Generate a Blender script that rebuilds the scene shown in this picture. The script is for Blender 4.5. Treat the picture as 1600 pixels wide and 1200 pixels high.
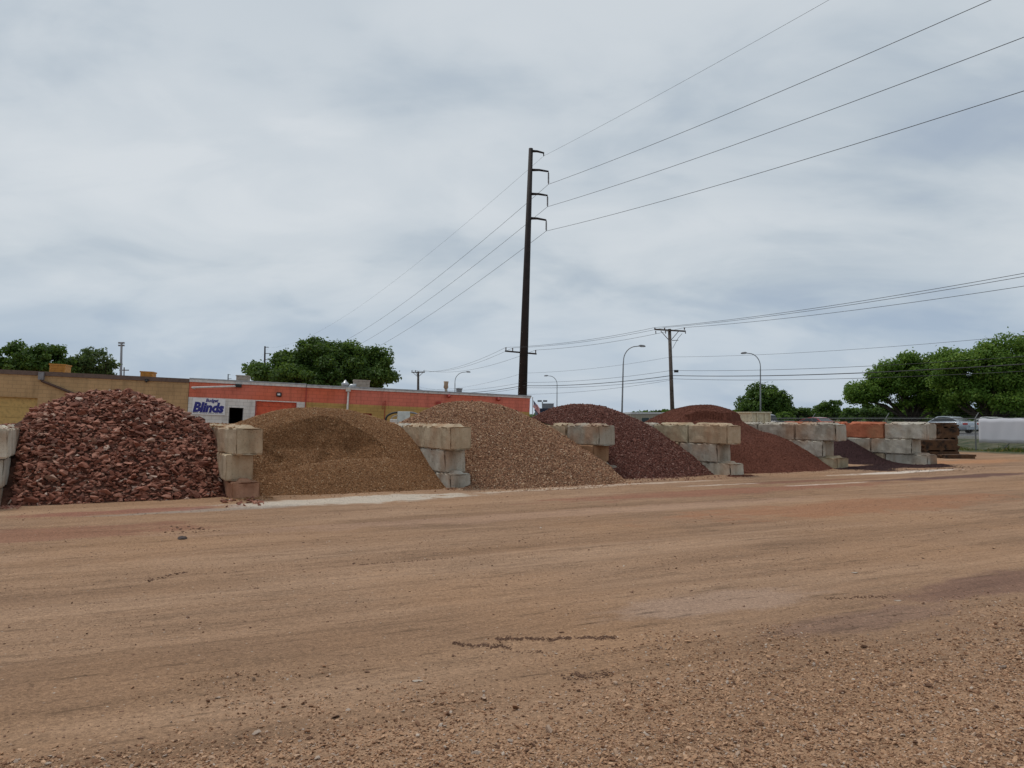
import bpy, bmesh, math, random
import numpy as np
from mathutils import Vector, Matrix, noise as mnoise
R = math.radians
scene = bpy.context.scene
for o in list(bpy.data.objects): bpy.data.objects.remove(o)
col = scene.collection
random.seed(7)

# ------------------------------------------------------------------ camera
CAMH = 1.8
PITCH = math.atan(54 / 1200)
cam = bpy.data.objects.new('camera', bpy.data.cameras.new('camera'))
col.objects.link(cam)
cam.location = (0, 0, CAMH)
cam.rotation_euler = (R(90) + PITCH, 0, 0)
cam.data.sensor_width = 36
cam.data.lens = 27
cam.data.clip_start = 0.1
cam.data.clip_end = 6000
scene.camera = cam

# ------------------------------------------------------------------ sky and sun
SUN_DIR = Vector((-0.30, 0.30, 0.90)).normalized()
SUN_EL = math.asin(SUN_DIR.z)
SUN_AZ = math.atan2(SUN_DIR.x, SUN_DIR.y)
w = bpy.data.worlds.new('World'); scene.world = w; w.use_nodes = True
nt = w.node_tree; nt.nodes.clear()
def N(t, typ, **kw):
    n = t.nodes.new(typ)
    for k, v in kw.items():
        if k.startswith('i_'):
            key = k[2:]
            n.inputs[int(key) if key.isdigit() else key.replace('_', ' ')].default_value = v
        else: setattr(n, k, v)
    return n
def ramp(t, src, stops, interp='LINEAR'):
    r = t.nodes.new('ShaderNodeValToRGB'); r.color_ramp.interpolation = interp
    e = r.color_ramp.elements
    while len(e) < len(stops): e.new(0.5)
    for k, (p, c) in enumerate(stops):
        e[k].position = p
        e[k].color = (c, c, c, 1) if not isinstance(c, tuple) else (c[0], c[1], c[2], 1)
    t.links.new(src, r.inputs[0]); return r.outputs[0]
def math_(t, op, a, b=None, clamp=False):
    n = t.nodes.new('ShaderNodeMath'); n.operation = op; n.use_clamp = clamp
    for i, v in enumerate((a, b)):
        if v is None: continue
        if hasattr(v, 'is_output'): t.links.new(v, n.inputs[i])
        else: n.inputs[i].default_value = v
    return n.outputs[0]
def mixc(t, fac, a, b, blend='MIX'):
    n = t.nodes.new('ShaderNodeMix'); n.data_type = 'RGBA'; n.blend_type = blend
    for s, v in ((n.inputs[0], fac), (n.inputs[6], a), (n.inputs[7], b)):
        if hasattr(v, 'is_output'): t.links.new(v, s)
        elif isinstance(v, (int, float)): s.default_value = v
        else: s.default_value = (v[0], v[1], v[2], 1)
    return n.outputs[2]
SKY = 0.1
sky = N(nt, 'ShaderNodeTexSky', sky_type='NISHITA', sun_disc=False, sun_elevation=SUN_EL,
        sun_rotation=SUN_AZ, air_density=1.0, dust_density=1.5, ozone_density=1.0)
tc = N(nt, 'ShaderNodeTexCoord')
sep = N(nt, 'ShaderNodeSeparateXYZ'); nt.links.new(tc.outputs['Generated'], sep.inputs[0])
zc = math_(nt, 'MAXIMUM', sep.outputs[2], 0.0)
den = math_(nt, 'ADD', zc, 0.36)
cx = math_(nt, 'DIVIDE', sep.outputs[0], den); cy = math_(nt, 'DIVIDE', sep.outputs[1], den)
cmb = N(nt, 'ShaderNodeCombineXYZ'); nt.links.new(cx, cmb.inputs[0]); nt.links.new(cy, cmb.inputs[1])
mp = N(nt, 'ShaderNodeMapping'); nt.links.new(cmb.outputs[0], mp.inputs[0])
mp.inputs['Rotation'].default_value = (0, 0, R(62)); mp.inputs['Scale'].default_value = (0.95, 1.5, 1); mp.inputs['Location'].default_value = (3.1, 1.7, 0.4)
n1 = N(nt, 'ShaderNodeTexNoise', i_Scale=1.35, i_Detail=7.0, i_Roughness=0.52, i_Distortion=0.45)
nt.links.new(mp.outputs[0], n1.inputs['Vector'])
n2 = N(nt, 'ShaderNodeTexNoise', i_Scale=0.5, i_Detail=2.0, i_Roughness=0.5); nt.links.new(mp.outputs[0], n2.inputs['Vector'])
f1 = ramp(nt, n1.outputs[0], [(0.36, 0.0), (0.62, 1.0)], 'EASE')
n3 = N(nt, 'ShaderNodeTexNoise', i_Scale=3.0, i_Detail=7.0, i_Roughness=0.5, i_Distortion=0.5); nt.links.new(mp.outputs[0], n3.inputs['Vector'])
f3 = ramp(nt, n3.outputs[0], [(0.36, 0.0), (0.62, 1.0)], 'EASE')
f2 = ramp(nt, n2.outputs[0], [(0.35, 0.0), (0.65, 1.0)], 'EASE')
f = math_(nt, 'ADD', math_(nt, 'MULTIPLY', f1, 0.46), math_(nt, 'ADD', math_(nt, 'MULTIPLY', f2, 0.30), math_(nt, 'MULTIPLY', f3, 0.24)))
K = 1.0 / SKY
def sk(r, g, b): return (r * K, g * K, b * K)
cloud = ramp(nt, f, [(0.08, sk(.38, .45, .54)), (0.36, sk(.475, .54, .60)), (.60, sk(.565, .62, .665)), (.98, sk(.665, .705, .735))])
hz = ramp(nt, zc, [(0.0, 1.0), (0.07, .75), (0.20, 0.0)], 'EASE')
cloud = mixc(nt, math_(nt, 'MULTIPLY', hz, 0.75), cloud, mixc(nt, f, sk(.34, .45, .60), sk(.55, .62, .70)))
skc = mixc(nt, 0.93, sky.outputs[0], cloud)
bg = N(nt, 'ShaderNodeBackground', i_Strength=SKY); nt.links.new(skc, bg.inputs[0])
wo = N(nt, 'ShaderNodeOutputWorld'); nt.links.new(bg.outputs[0], wo.inputs[0])

sun = bpy.data.objects.new('sun', bpy.data.lights.new('sun', 'SUN')); col.objects.link(sun)
sun.data.energy = 1.5; sun.data.angle = R(12); sun.data.color = (1.0, 0.96, 0.9)
sun.rotation_euler = SUN_DIR.to_track_quat('Z', 'Y').to_euler()
scene.view_settings.view_transform = 'Standard'; scene.view_settings.look = 'None'
scene.view_settings.exposure = 0.03; scene.view_settings.gamma = 1.0
scene.view_settings.use_curve_mapping = False

# ------------------------------------------------------------------ pixel -> place
FW = Vector((0, math.cos(PITCH), math.sin(PITCH))); UP = Vector((0, -math.sin(PITCH), math.cos(PITCH)))
CP = Vector((0, 0, CAMH))
def ray(x, y): return Vector(((x - 800) / 1200, 0, 0)) + UP * ((600 - y) / 1200) + FW
def G(x, y, z=0.0):
    d = ray(x, y); return CP + d * ((z - CAMH) / d.z)
def D(x, y, Y):
    d = ray(x, y); return CP + d * (Y / d.y)

# ------------------------------------------------------------------ numpy noise
def _h(ix, iy, s):
    v = np.sin(ix * 127.1 + iy * 311.7 + s * 74.7) * 43758.5453
    return v - np.floor(v)
def vn(x, y, s=0):
    x = np.asarray(x, float); y = np.asarray(y, float)
    ix = np.floor(x); iy = np.floor(y); fx = x - ix; fy = y - iy
    fx = fx * fx * (3 - 2 * fx); fy = fy * fy * (3 - 2 * fy)
    a = _h(ix, iy, s); b = _h(ix + 1, iy, s); c = _h(ix, iy + 1, s); d = _h(ix + 1, iy + 1, s)
    return (a * (1 - fx) + b * fx) * (1 - fy) + (c * (1 - fx) + d * fx) * fy - 0.5
def fbm(x, y, s=0, o=4):
    t = 0; a = 1.0
    for k in range(o): t = t + a * vn(x * 2 ** k + 13.7 * k, y * 2 ** k - 7.3 * k, s + k); a *= .5
    return t
def sstep(a, b, x):
    t = np.clip((x - a) / (b - a), 0, 1); return t * t * (3 - 2 * t)

# ------------------------------------------------------------------ mesh helpers
class MB:
    def __init__(s): s.v = []; s.f = []; s.m = []; s.mi = 0
    def add(s, vs, fs):
        o = len(s.v); s.v += [tuple(p) for p in vs]
        for f_ in fs: s.f.append([i + o for i in f_]); s.m.append(s.mi)
        return s
    def box(s, x0, y0, z0, x1, y1, z1, M=None, bev=0):
        if bev > 0:
            bm = bmesh.new(); bmesh.ops.create_cube(bm, size=1)
            for v in bm.verts: v.co = Vector(((x0 + x1) / 2 + v.co.x * (x1 - x0), (y0 + y1) / 2 + v.co.y * (y1 - y0), (z0 + z1) / 2 + v.co.z * (z1 - z0)))
            bmesh.ops.bevel(bm, geom=bm.edges[:], offset=bev, segments=2, affect='EDGES', profile=.5)
            bm.verts.index_update()
            vs = [(M @ v.co) if M else v.co.copy() for v in bm.verts]
            fs = [[v.index for v in f_.verts] for f_ in bm.faces]; bm.free()
            return s.add(vs, fs)
        vs = [Vector(p) for p in ((x0, y0, z0), (x1, y0, z0), (x1, y1, z0), (x0, y1, z0), (x0, y0, z1), (x1, y0, z1), (x1, y1, z1), (x0, y1, z1))]
        if M: vs = [M @ p for p in vs]
        return s.add(vs, [(0, 3, 2, 1), (4, 5, 6, 7), (0, 1, 5, 4), (1, 2, 6, 5), (2, 3, 7, 6), (3, 0, 4, 7)])
    def tube(s, pts, r, n=8, cap=True):
        pts = [Vector(p) for p in pts]
        rs = r if isinstance(r, (list, tuple)) else [r] * len(pts)
        vs = []; prev = None
        for i, p in enumerate(pts):
            t = (pts[min(i + 1, len(pts) - 1)] - pts[max(i - 1, 0)]).normalized()
            if prev is None: a = t.orthogonal().normalized()
            else: a = (prev - t * prev.dot(t)).normalized()
            prev = a; b = t.cross(a)
            for k in range(n):
                an = 2 * math.pi * k / n
                vs.append(p + (a * math.cos(an) + b * math.sin(an)) * rs[i])
        fs = []
        for i in range(len(pts) - 1):
            for k in range(n):
                k2 = (k + 1) % n
                fs.append((i * n + k, i * n + k2, (i + 1) * n + k2, (i + 1) * n + k))
        if cap: fs.append(tuple(range(n))[::-1]); fs.append(tuple((len(pts) - 1) * n + k for k in range(n)))
        return s.add(vs, fs)
    def prism(s, poly, y0, y1, M=None):   # poly in xz, extruded along y
        n = len(poly)
        vs = [Vector((p[0], y0, p[1])) for p in poly] + [Vector((p[0], y1, p[1])) for p in poly]
        if M: vs = [M @ p for p in vs]
        fs = [tuple(range(n)), tuple(range(2 * n - 1, n - 1, -1))] + [(i, i + n, (i + 1) % n + n, (i + 1) % n) for i in range(n)]
        return s.add(vs, fs)
    def build(s, name, mats, parent=None, smooth=False):
        me = bpy.data.meshes.new(name); me.from_pydata(s.v, [], s.f)
        if not isinstance(mats, (list, tuple)): mats = [mats]
        for m in mats: me.materials.append(m)
        if len(mats) > 1:
            me.polygons.foreach_set('material_index', s.m)
        bm = bmesh.new(); bm.from_mesh(me); bmesh.ops.recalc_face_normals(bm, faces=bm.faces[:]); bm.to_mesh(me); bm.free()
        if smooth: me.polygons.foreach_set('use_smooth', [True] * len(me.polygons))
        me.update()
        o = bpy.data.objects.new(name, me); col.objects.link(o)
        if parent: o.parent = parent
        return o
def tag(o, label=None, cat=None, group=None, kind=None):
    if label: o['label'] = label
    if cat: o['category'] = cat
    if group: o['group'] = group
    if kind: o['kind'] = kind
    return o
def empty(name, loc=(0, 0, 0), rot=(0, 0, 0), **kw):
    o = bpy.data.objects.new(name, None); col.objects.link(o)
    o.location = loc; o.rotation_euler = rot; o.empty_display_size = .3
    return tag(o, **kw)
def npmesh(name, V, F, mat, parent=None, attr=None, smooth=False):
    me = bpy.data.meshes.new(name); V = np.asarray(V, np.float32); F = np.asarray(F, np.int32)
    me.vertices.add(len(V)); me.vertices.foreach_set('co', V.ravel())
    k = F.shape[1]
    me.loops.add(F.size); me.loops.foreach_set('vertex_index', F.ravel())
    me.polygons.add(len(F)); me.polygons.foreach_set('loop_start', np.arange(0, F.size, k, dtype=np.int32))
    if attr is not None:
        a = me.attributes.new('rc', 'FLOAT', 'POINT'); a.data.foreach_set('value', np.asarray(attr, np.float32))
    me.polygons.foreach_set('use_smooth', np.full(len(F), smooth))
    me.update(calc_edges=True); me.validate()
    me.materials.append(mat)
    o = bpy.data.objects.new(name, me); col.objects.link(o)
    if parent: o.parent = parent
    return o

# ------------------------------------------------------------------ materials
def newmat(name):
    m = bpy.data.materials.new(name); m.use_nodes = True
    t = m.node_tree; b = t.nodes['Principled BSDF']; return m, t, b
def simple(name, c, rough=.7, metal=0, var=.12, scale=6, bump=.0, bscale=40, c2=None, coords='Object'):
    m, t, b = newmat(name)
    tc = N(t, 'ShaderNodeTexCoord')
    n = N(t, 'ShaderNodeTexNoise', i_Scale=scale, i_Detail=6.0, i_Roughness=.6); t.links.new(tc.outputs[coords], n.inputs['Vector'])
    if c2 is None: c2 = tuple(min(1, v * (1 - 2.2 * var)) for v in c)
    hi = tuple(min(1, v * (1 + var)) for v in c)
    t.links.new(ramp(t, n.outputs[0], [(.33, c2), (.5, c), (.7, hi)]), b.inputs['Base Color'])
    b.inputs['Roughness'].default_value = rough; b.inputs['Metallic'].default_value = metal
    if bump:
        n2 = N(t, 'ShaderNodeTexNoise', i_Scale=bscale, i_Detail=4.0); t.links.new(tc.outputs[coords], n2.inputs['Vector'])
        bp = N(t, 'ShaderNodeBump', i_Strength=bump, i_Distance=.02); t.links.new(n2.outputs[0], bp.inputs['Height']); t.links.new(bp.outputs[0], b.inputs['Normal'])
    return m
def stonemat(name, stops, src, rough=.85, bump=.5, bscale=9):
    """colour picked per stone: src 'object' | 'instancer' | 'attr'"""
    m, t, b = newmat(name)
    if src == 'object': s = N(t, 'ShaderNodeObjectInfo').outputs['Random']
    else:
        a = N(t, 'ShaderNodeAttribute', attribute_name='rc'); a.attribute_type = 'INSTANCER' if src == 'instancer' else 'GEOMETRY'
        s = a.outputs['Fac']
    tc = N(t, 'ShaderNodeTexCoord')
    n = N(t, 'ShaderNodeTexNoise', i_Scale=bscale * .6, i_Detail=4.0); t.links.new(tc.outputs['Object'], n.inputs['Vector'])
    c = ramp(t, s, stops)
    c = mixc(t, .55, c, ramp(t, n.outputs[0], [(.3, .45), (.55, .95), (.75, 1.0)]), 'MULTIPLY')
    t.links.new(c, b.inputs['Base Color']); b.inputs['Roughness'].default_value = rough
    b.inputs['Specular IOR Level'].default_value = .25
    if bump:
        n2 = N(t, 'ShaderNodeTexNoise', i_Scale=bscale * 3, i_Detail=3.0); t.links.new(tc.outputs['Object'], n2.inputs['Vector'])
        bp = N(t, 'ShaderNodeBump', i_Strength=bump, i_Distance=.02); t.links.new(n2.outputs[0], bp.inputs['Height']); t.links.new(bp.outputs[0], b.inputs['Normal'])
    return m
def pilemat(name, c1, c2, c3, scale=22, bump=1.0, stain=None):
    m, t, b = newmat(name)
    g = N(t, 'ShaderNodeNewGeometry')
    v = N(t, 'ShaderNodeTexVoronoi', i_Scale=scale); t.links.new(g.outputs['Position'], v.inputs['Vector'])
    sp = N(t, 'ShaderNodeSeparateColor'); t.links.new(v.outputs['Color'], sp.inputs[0])
    c = ramp(t, sp.outputs[0], [(0, c1), (.55, c2), (1, c3)])
    n = N(t, 'ShaderNodeTexNoise', i_Scale=.9, i_Detail=5.0); t.links.new(g.outputs['Position'], n.inputs['Vector'])
    c = mixc(t, .5, c, ramp(t, n.outputs[0], [(.35, .6), (.65, 1.0)]), 'MULTIPLY')
    t.links.new(c, b.inputs['Base Color']); b.inputs['Roughness'].default_value = .95
    b.inputs['Specular IOR Level'].default_value = .15
    n2 = N(t, 'ShaderNodeTexNoise', i_Scale=scale * 1.2, i_Detail=5.0); t.links.new(g.outputs['Position'], n2.inputs['Vector'])
    bp = N(t, 'ShaderNodeBump', i_Strength=bump, i_Distance=.04); t.links.new(n2.outputs[0], bp.inputs['Height']); t.links.new(bp.outputs[0], b.inputs['Normal'])
    return m

# ------------------------------------------------------------------ layout of the bays
AL = R(28)
ea = Vector((math.cos(AL), math.sin(AL), 0)); eb = Vector((-math.sin(AL), math.cos(AL), 0))
CORN = [G(9, 793), G(406, 779), G(737, 763), G(964, 747), G(1163, 743), G(1326, 732), G(1465, 726)]  # front right foot of each divider

# road frame
RC = Vector((21.5, 90.5, 0)); rd = Vector((-.41, .912, 0)).normalized(); rn = Vector((rd.y, -rd.x, 0))
RZ = .5
def road_uv(x, y):
    dx = x - RC.x; dy = y - RC.y
    return dx * rd.x + dy * rd.y, dx * rn.x + dy * rn.y

def gh(x, y):   # ground height
    x = np.asarray(x, float); y = np.asarray(y, float)
    ca, sa = math.cos(AL - .05), math.sin(AL - .05)
    al = x * ca + y * sa; ac = -x * sa + y * ca
    fade = sstep(70, 40, y) * sstep(70, 40, abs(x))
    h = .050 * vn(al * .10, ac * 1.1, 3) + .030 * vn(al * .22, ac * 2.6, 5) + .012 * vn(al * 2.3, ac * 6, 6) + .010 * vn(x * 9, y * 9, 8)
    h = h * fade
    near = np.exp(-((x + 1.0) ** 2 + (y - 22) ** 2) / 900)
    s_, n_ = road_uv(x, y)
    h = h + RZ * sstep(-13.6, -10.0, n_) * sstep(30, 38, y) * .96
    return h

# ------------------------------------------------------------------ ground
def ground_mat():
    m, t, b = newmat('packed_dirt')
    g = N(t, 'ShaderNodeNewGeometry'); P = g.outputs['Position']
    mp = N(t, 'ShaderNodeMapping'); mp.inputs['Rotation'].default_value = (0, 0, -(AL - .05)); t.links.new(P, mp.inputs[0])
    mp2 = N(t, 'ShaderNodeMapping'); mp2.inputs['Scale'].default_value = (.10, 1.0, 1); t.links.new(mp.outputs[0], mp2.inputs[0])
    st = N(t, 'ShaderNodeTexNoise', i_Scale=.9, i_Detail=6.0, i_Roughness=.62, i_Distortion=.3); t.links.new(mp2.outputs[0], st.inputs['Vector'])
    st2 = N(t, 'ShaderNodeTexNoise', i_Scale=3.5, i_Detail=7.0, i_Roughness=.7, i_Distortion=.4); t.links.new(mp2.outputs[0], st2.inputs['Vector'])
    big = N(t, 'ShaderNodeTexNoise', i_Scale=.22, i_Detail=4.0); t.links.new(P, big.inputs['Vector'])
    c = ramp(t, st.outputs[0], [(.30, (.235, .138, .082)), (.5, (.35, .212, .128)), (.70, (.45, .285, .18))])
    c = mixc(t, .72, c, ramp(t, st2.outputs[0], [(.32, .62), (.5, .98), (.66, 1.10)]), 'MULTIPLY')
    c = mixc(t, ramp(t, big.outputs[0], [(.45, 0.0), (.65, .5)]), c, (.40, .225, .12))
    # distortion for the stains
    dn = N(t, 'ShaderNodeTexNoise', i_Scale=1.3, i_Detail=6.0, i_Roughness=.65); t.links.new(P, dn.inputs['Vector'])
    dn2 = N(t, 'ShaderNodeTexNoise', i_Scale=3.0, i_Detail=8.0, i_Roughness=.7); t.links.new(mp2.outputs[0], dn2.inputs['Vector'])
    def spot(px, py, rx, ry, ang, colr, amt, sharp=.5, streak=.6):
        nonlocal c
        p = G(px, py)
        q = N(t, 'ShaderNodeMapping'); q.vector_type = 'TEXTURE'
        q.inputs['Location'].default_value = (p.x, p.y, 0); q.inputs['Rotation'].default_value = (0, 0, ang); q.inputs['Scale'].default_value = (rx, ry, 1)
        t.links.new(P, q.inputs[0])
        sx = N(t, 'ShaderNodeSeparateXYZ'); t.links.new(q.outputs[0], sx.inputs[0])
        r2 = math_(t, 'ADD', math_(t, 'MULTIPLY', sx.outputs[0], sx.outputs[0]), math_(t, 'MULTIPLY', sx.outputs[1], sx.outputs[1]))
        r = math_(t, 'SQRT', r2)
        r = math_(t, 'ADD', r, math_(t, 'MULTIPLY', math_(t, 'SUBTRACT', dn.outputs[0], .5), 1.6))
        r = math_(t, 'ADD', r, math_(t, 'MULTIPLY', math_(t, 'SUBTRACT', dn2.outputs[0], .5), 2 * streak))
        fac = math_(t, 'MULTIPLY', ramp(t, r, [(1 - sharp, 1.0), (1.0, 0.0)], 'EASE'), amt)
        c = mixc(t, fac, c, colr)
    A = AL - .02
    spot(60, 835, 3.2, .8, A, (.25, .10, .065), .55)
    spot(560, 781, 3.1, .85, A, (.58, .49, .395), .95, .4)
    spot(330, 797, 2.2, .5, A, (.36, .30, .25), .65)
    spot(180, 800, 2.4, .35, A, (.30, .12, .085), .7)
    spot(850, 766, 2.5, .28, A, (.58, .44, .33), .8, .4)
    spot(1010, 756, 3.2, .30, A, (.58, .44, .34), .75, .35)
    spot(1150, 768, 7.0, .8, A, (.30, .13, .08), .75)
    spot(1350, 790, 6.0, 1.3, A, (.36, .17, .09), .75)
    spot(1260, 752, 3.5, .35, A, (.24, .10, .065), .7)
    spot(1500, 745, 4.5, .55, A, (.13, .065, .055), .85, .4)
    spot(1400, 738, 3.0, .34, A, (.70, .58, .48), .95, .18, 1.3)
    spot(1290, 757, 2.0, .14, A, (.66, .52, .42), .8, .3, .7)
    spot(1130, 758, 1.4, .12, A, (.66, .52, .42), .8, .3, .7)
    spot(1500, 722, 5.0, 1.6, A, (.46, .23, .115), .9)
    spot(1560, 915, 2.1, .45, A, (.19, .10, .078), .6)
    spot(1380, 965, 1.5, .3, A, (.24, .145, .11), .5)
    spot(1130, 940, 1.6, .5, A, (.42, .28, .20), .7)
    spot(900, 800, 9.0, .6, A, (.42, .26, .175), .5)
    # pebble speckle
    vo = N(t, 'ShaderNodeTexVoronoi', i_Scale=65.0, i_Randomness=1.0); t.links.new(P, vo.inputs['Vector'])
    sc = N(t, 'ShaderNodeSeparateColor'); t.links.new(vo.outputs['Color'], sc.inputs[0])
    c = mixc(t, .55, c, ramp(t, sc.outputs[0], [(.0, .50), (.12, .82), (.5, 1.0), (.9, 1.05), (1.0, 1.5)]), 'MULTIPLY')
    v2 = N(t, 'ShaderNodeTexVoronoi', i_Scale=24.0, i_Randomness=1.0); t.links.new(P, v2.inputs['Vector'])
    s2 = N(t, 'ShaderNodeSeparateColor'); t.links.new(v2.outputs['Color'], s2.inputs[0])
    pebble = math_(t, 'MULTIPLY', ramp(t, v2.outputs['Distance'], [(.12, 1.0), (.26, 0.0)]), ramp(t, s2.outputs[1], [(.70, 0.0), (.74, 1.0)]))
    c = mixc(t, math_(t, 'MULTIPLY', pebble, .75), c, ramp(t, s2.outputs[0], [(0, (.10, .055, .035)), (.55, (.22, .12, .08)), (.8, (.42, .27, .19)), (1, (.62, .53, .44))]))
    gn = N(t, 'ShaderNodeTexNoise', i_Scale=30.0, i_Detail=6.0, i_Roughness=.75); t.links.new(P, gn.inputs['Vector'])
    c = mixc(t, .8, c, ramp(t, gn.outputs[0], [(.34, .62), (.5, 1.0), (.68, 1.22)]), 'MULTIPLY')
    fn = N(t, 'ShaderNodeTexNoise', i_Scale=110.0, i_Detail=4.0, i_Roughness=.7); t.links.new(P, fn.inputs['Vector'])
    c = mixc(t, .6, c, ramp(t, fn.outputs[0], [(.32, .5), (.5, 1.0), (.7, 1.25)]), 'MULTIPLY')
    cr = N(t, 'ShaderNodeTexNoise', i_Scale=14.0, i_Detail=8.0, i_Roughness=.75); t.links.new(mp2.outputs[0], cr.inputs['Vector'])
    c = mixc(t, .8, c, ramp(t, cr.outputs[0], [(.34, .45), (.45, 1.0), (1, 1.0)]), 'MULTIPLY')
    # beyond the yard: dry grass
    dist = N(t, 'ShaderNodeSeparateXYZ'); t.links.new(P, dist.inputs[0])
    rv = math_(t, 'ADD', math_(t, 'MULTIPLY', dist.outputs[0], rn.x), math_(t, 'MULTIPLY', dist.outputs[1], rn.y))
    rv = math_(t, 'SUBTRACT', rv, RC.x * rn.x + RC.y * rn.y)
    rv = math_(t, 'ADD', rv, math_(t, 'MULTIPLY', dn.outputs[0], 2.5))
    gfac = ramp(t, math_(t, 'MULTIPLY', math_(t, 'ADD', rv, 17.5), .5), [(0, 0.0), (1, 1.0)])
    gr = N(t, 'ShaderNodeTexNoise', i_Scale=2.0, i_Detail=8.0); t.links.new(P, gr.inputs['Vector'])
    c = mixc(t, gfac, c, ramp(t, gr.outputs[0], [(.35, (.045, .06, .028)), (.6, (.12, .115, .07)), (.75, (.20, .175, .12))]))
    t.links.new(c, b.inputs['Base Color'])
    b.inputs['Roughness'].default_value = .95; b.inputs['Specular IOR Level'].default_value = .15
    hsum = math_(t, 'ADD', math_(t, 'MULTIPLY', fn.outputs[0], .5), math_(t, 'MULTIPLY', vo.outputs['Distance'], 1.0))
    hsum = math_(t, 'ADD', hsum, math_(t, 'ADD', math_(t, 'MULTIPLY', gn.outputs[0], 2.0), math_(t, 'MULTIPLY', cr.outputs[0], 1.5)))
    bp = N(t, 'ShaderNodeBump', i_Strength=.55, i_Distance=.012); t.links.new(hsum, bp.inputs['Height']); t.links.new(bp.outputs[0], b.inputs['Normal'])
    return m
M_DIRT = ground_mat()
xs = np.concatenate([-np.geomspace(3000, 62, 16), np.arange(-60, -12, 1.2), np.arange(-12, 12, .085), np.arange(12, 62, 1.0), np.geomspace(64, 3000, 16)])
ys = np.concatenate([-np.geomspace(500, 5, 8), np.arange(0, 3, .5), np.arange(3, 15, .07), np.arange(15, 36, .25), np.arange(36, 110, 1.5), np.geomspace(112, 4500, 16)])
XX, YY = np.meshgrid(xs, ys); ZZ = gh(XX, YY)
nx, ny = len(xs), len(ys)
idx = np.arange(nx * ny).reshape(ny, nx)
F = np.stack([idx[:-1, :-1], idx[:-1, 1:], idx[1:, 1:], idx[1:, :-1]], -1).reshape(-1, 4)
gobj = npmesh('ground', np.stack([XX, YY, ZZ], -1).reshape(-1, 3), F, M_DIRT, smooth=True); tag(gobj, kind='structure')

# road
M_ASPH = simple('asphalt', (.075, .075, .078), .9, var=.2, scale=3, bump=.3, bscale=60)
M_PAINTW = simple('road_paint', (.7, .7, .68), .7, var=.08)
M_CONC = simple('kerb_concrete', (.42, .40, .36), .9, var=.12, scale=4, bump=.3)
def strip(n0, n1, z0, z1, s0=-75, s1=500):
    mb = MB(); M = Matrix(((rd.x, rn.x, 0, RC.x), (rd.y, rn.y, 0, RC.y), (0, 0, 1, 0), (0, 0, 0, 1)))
    mb.box(s0, n0, z0, s1, n1, z1, M); return mb
strip(-8.4, 8.4, RZ - .2, RZ + .02).build('road', M_ASPH)['kind'] = 'structure'
strip(-8.6, -8.4, RZ - .2, RZ + .15).build('kerb', M_CONC)['kind'] = 'structure'
strip(8.4, 8.6, RZ - .2, RZ + .15).build('kerb', M_CONC)['kind'] = 'structure'
mb = MB(); M = Matrix(((rd.x, rn.x, 0, RC.x), (rd.y, rn.y, 0, RC.y), (0, 0, 1, 0), (0, 0, 0, 1)))
for n_ in (-4.2, 4.2):
    s = -70
    while s < 200: mb.box(s, n_ - .06, RZ + .01, s + 3, n_ + .06, RZ + .024, M); s += 9
for n_ in (-.15, .15): mb.box(-75, n_ - .05, RZ + .01, 400, n_ + .05, RZ + .024, M)
mb.build('lane_marking', M_PAINTW)['kind'] = 'structure'

# ------------------------------------------------------------------ stones
def hull(seed, n=13, flat=.7):
    rnd = random.Random(seed); bm = bmesh.new()
    for _ in range(n):
        v = Vector((rnd.gauss(0, 1), rnd.gauss(0, 1), rnd.gauss(0, 1))).normalized() * rnd.uniform(.8, 1.05)
        bm.verts.new((v.x, v.y * rnd.uniform(.75, .95), v.z * flat))
    r = bmesh.ops.convex_hull(bm, input=bm.verts[:])
    junk = [g_ for g_ in r['geom_interior'] if isinstance(g_, bmesh.types.BMVert)]
    bmesh.ops.delete(bm, geom=junk, context='VERTS')
    bmesh.ops.triangulate(bm, faces=bm.faces[:]); bm.verts.index_update()
    V = np.array([v.co[:] for v in bm.verts]); Fc = np.array([[v.index for v in f_.verts] for f_ in bm.faces]); bm.free()
    return V, Fc
HULLS = [hull(s) for s in range(12)]
def stone_collection(name, mat, k=6):
    c = bpy.data.collections.new(name)
    for i in range(k):
        V, Fc = HULLS[i]; me = bpy.data.meshes.new('stone'); me.from_pydata(V.tolist(), [], Fc.tolist()); me.materials.append(mat)
        o = bpy.data.objects.new('stone_shape', me); c.objects.link(o)
    return c
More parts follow.
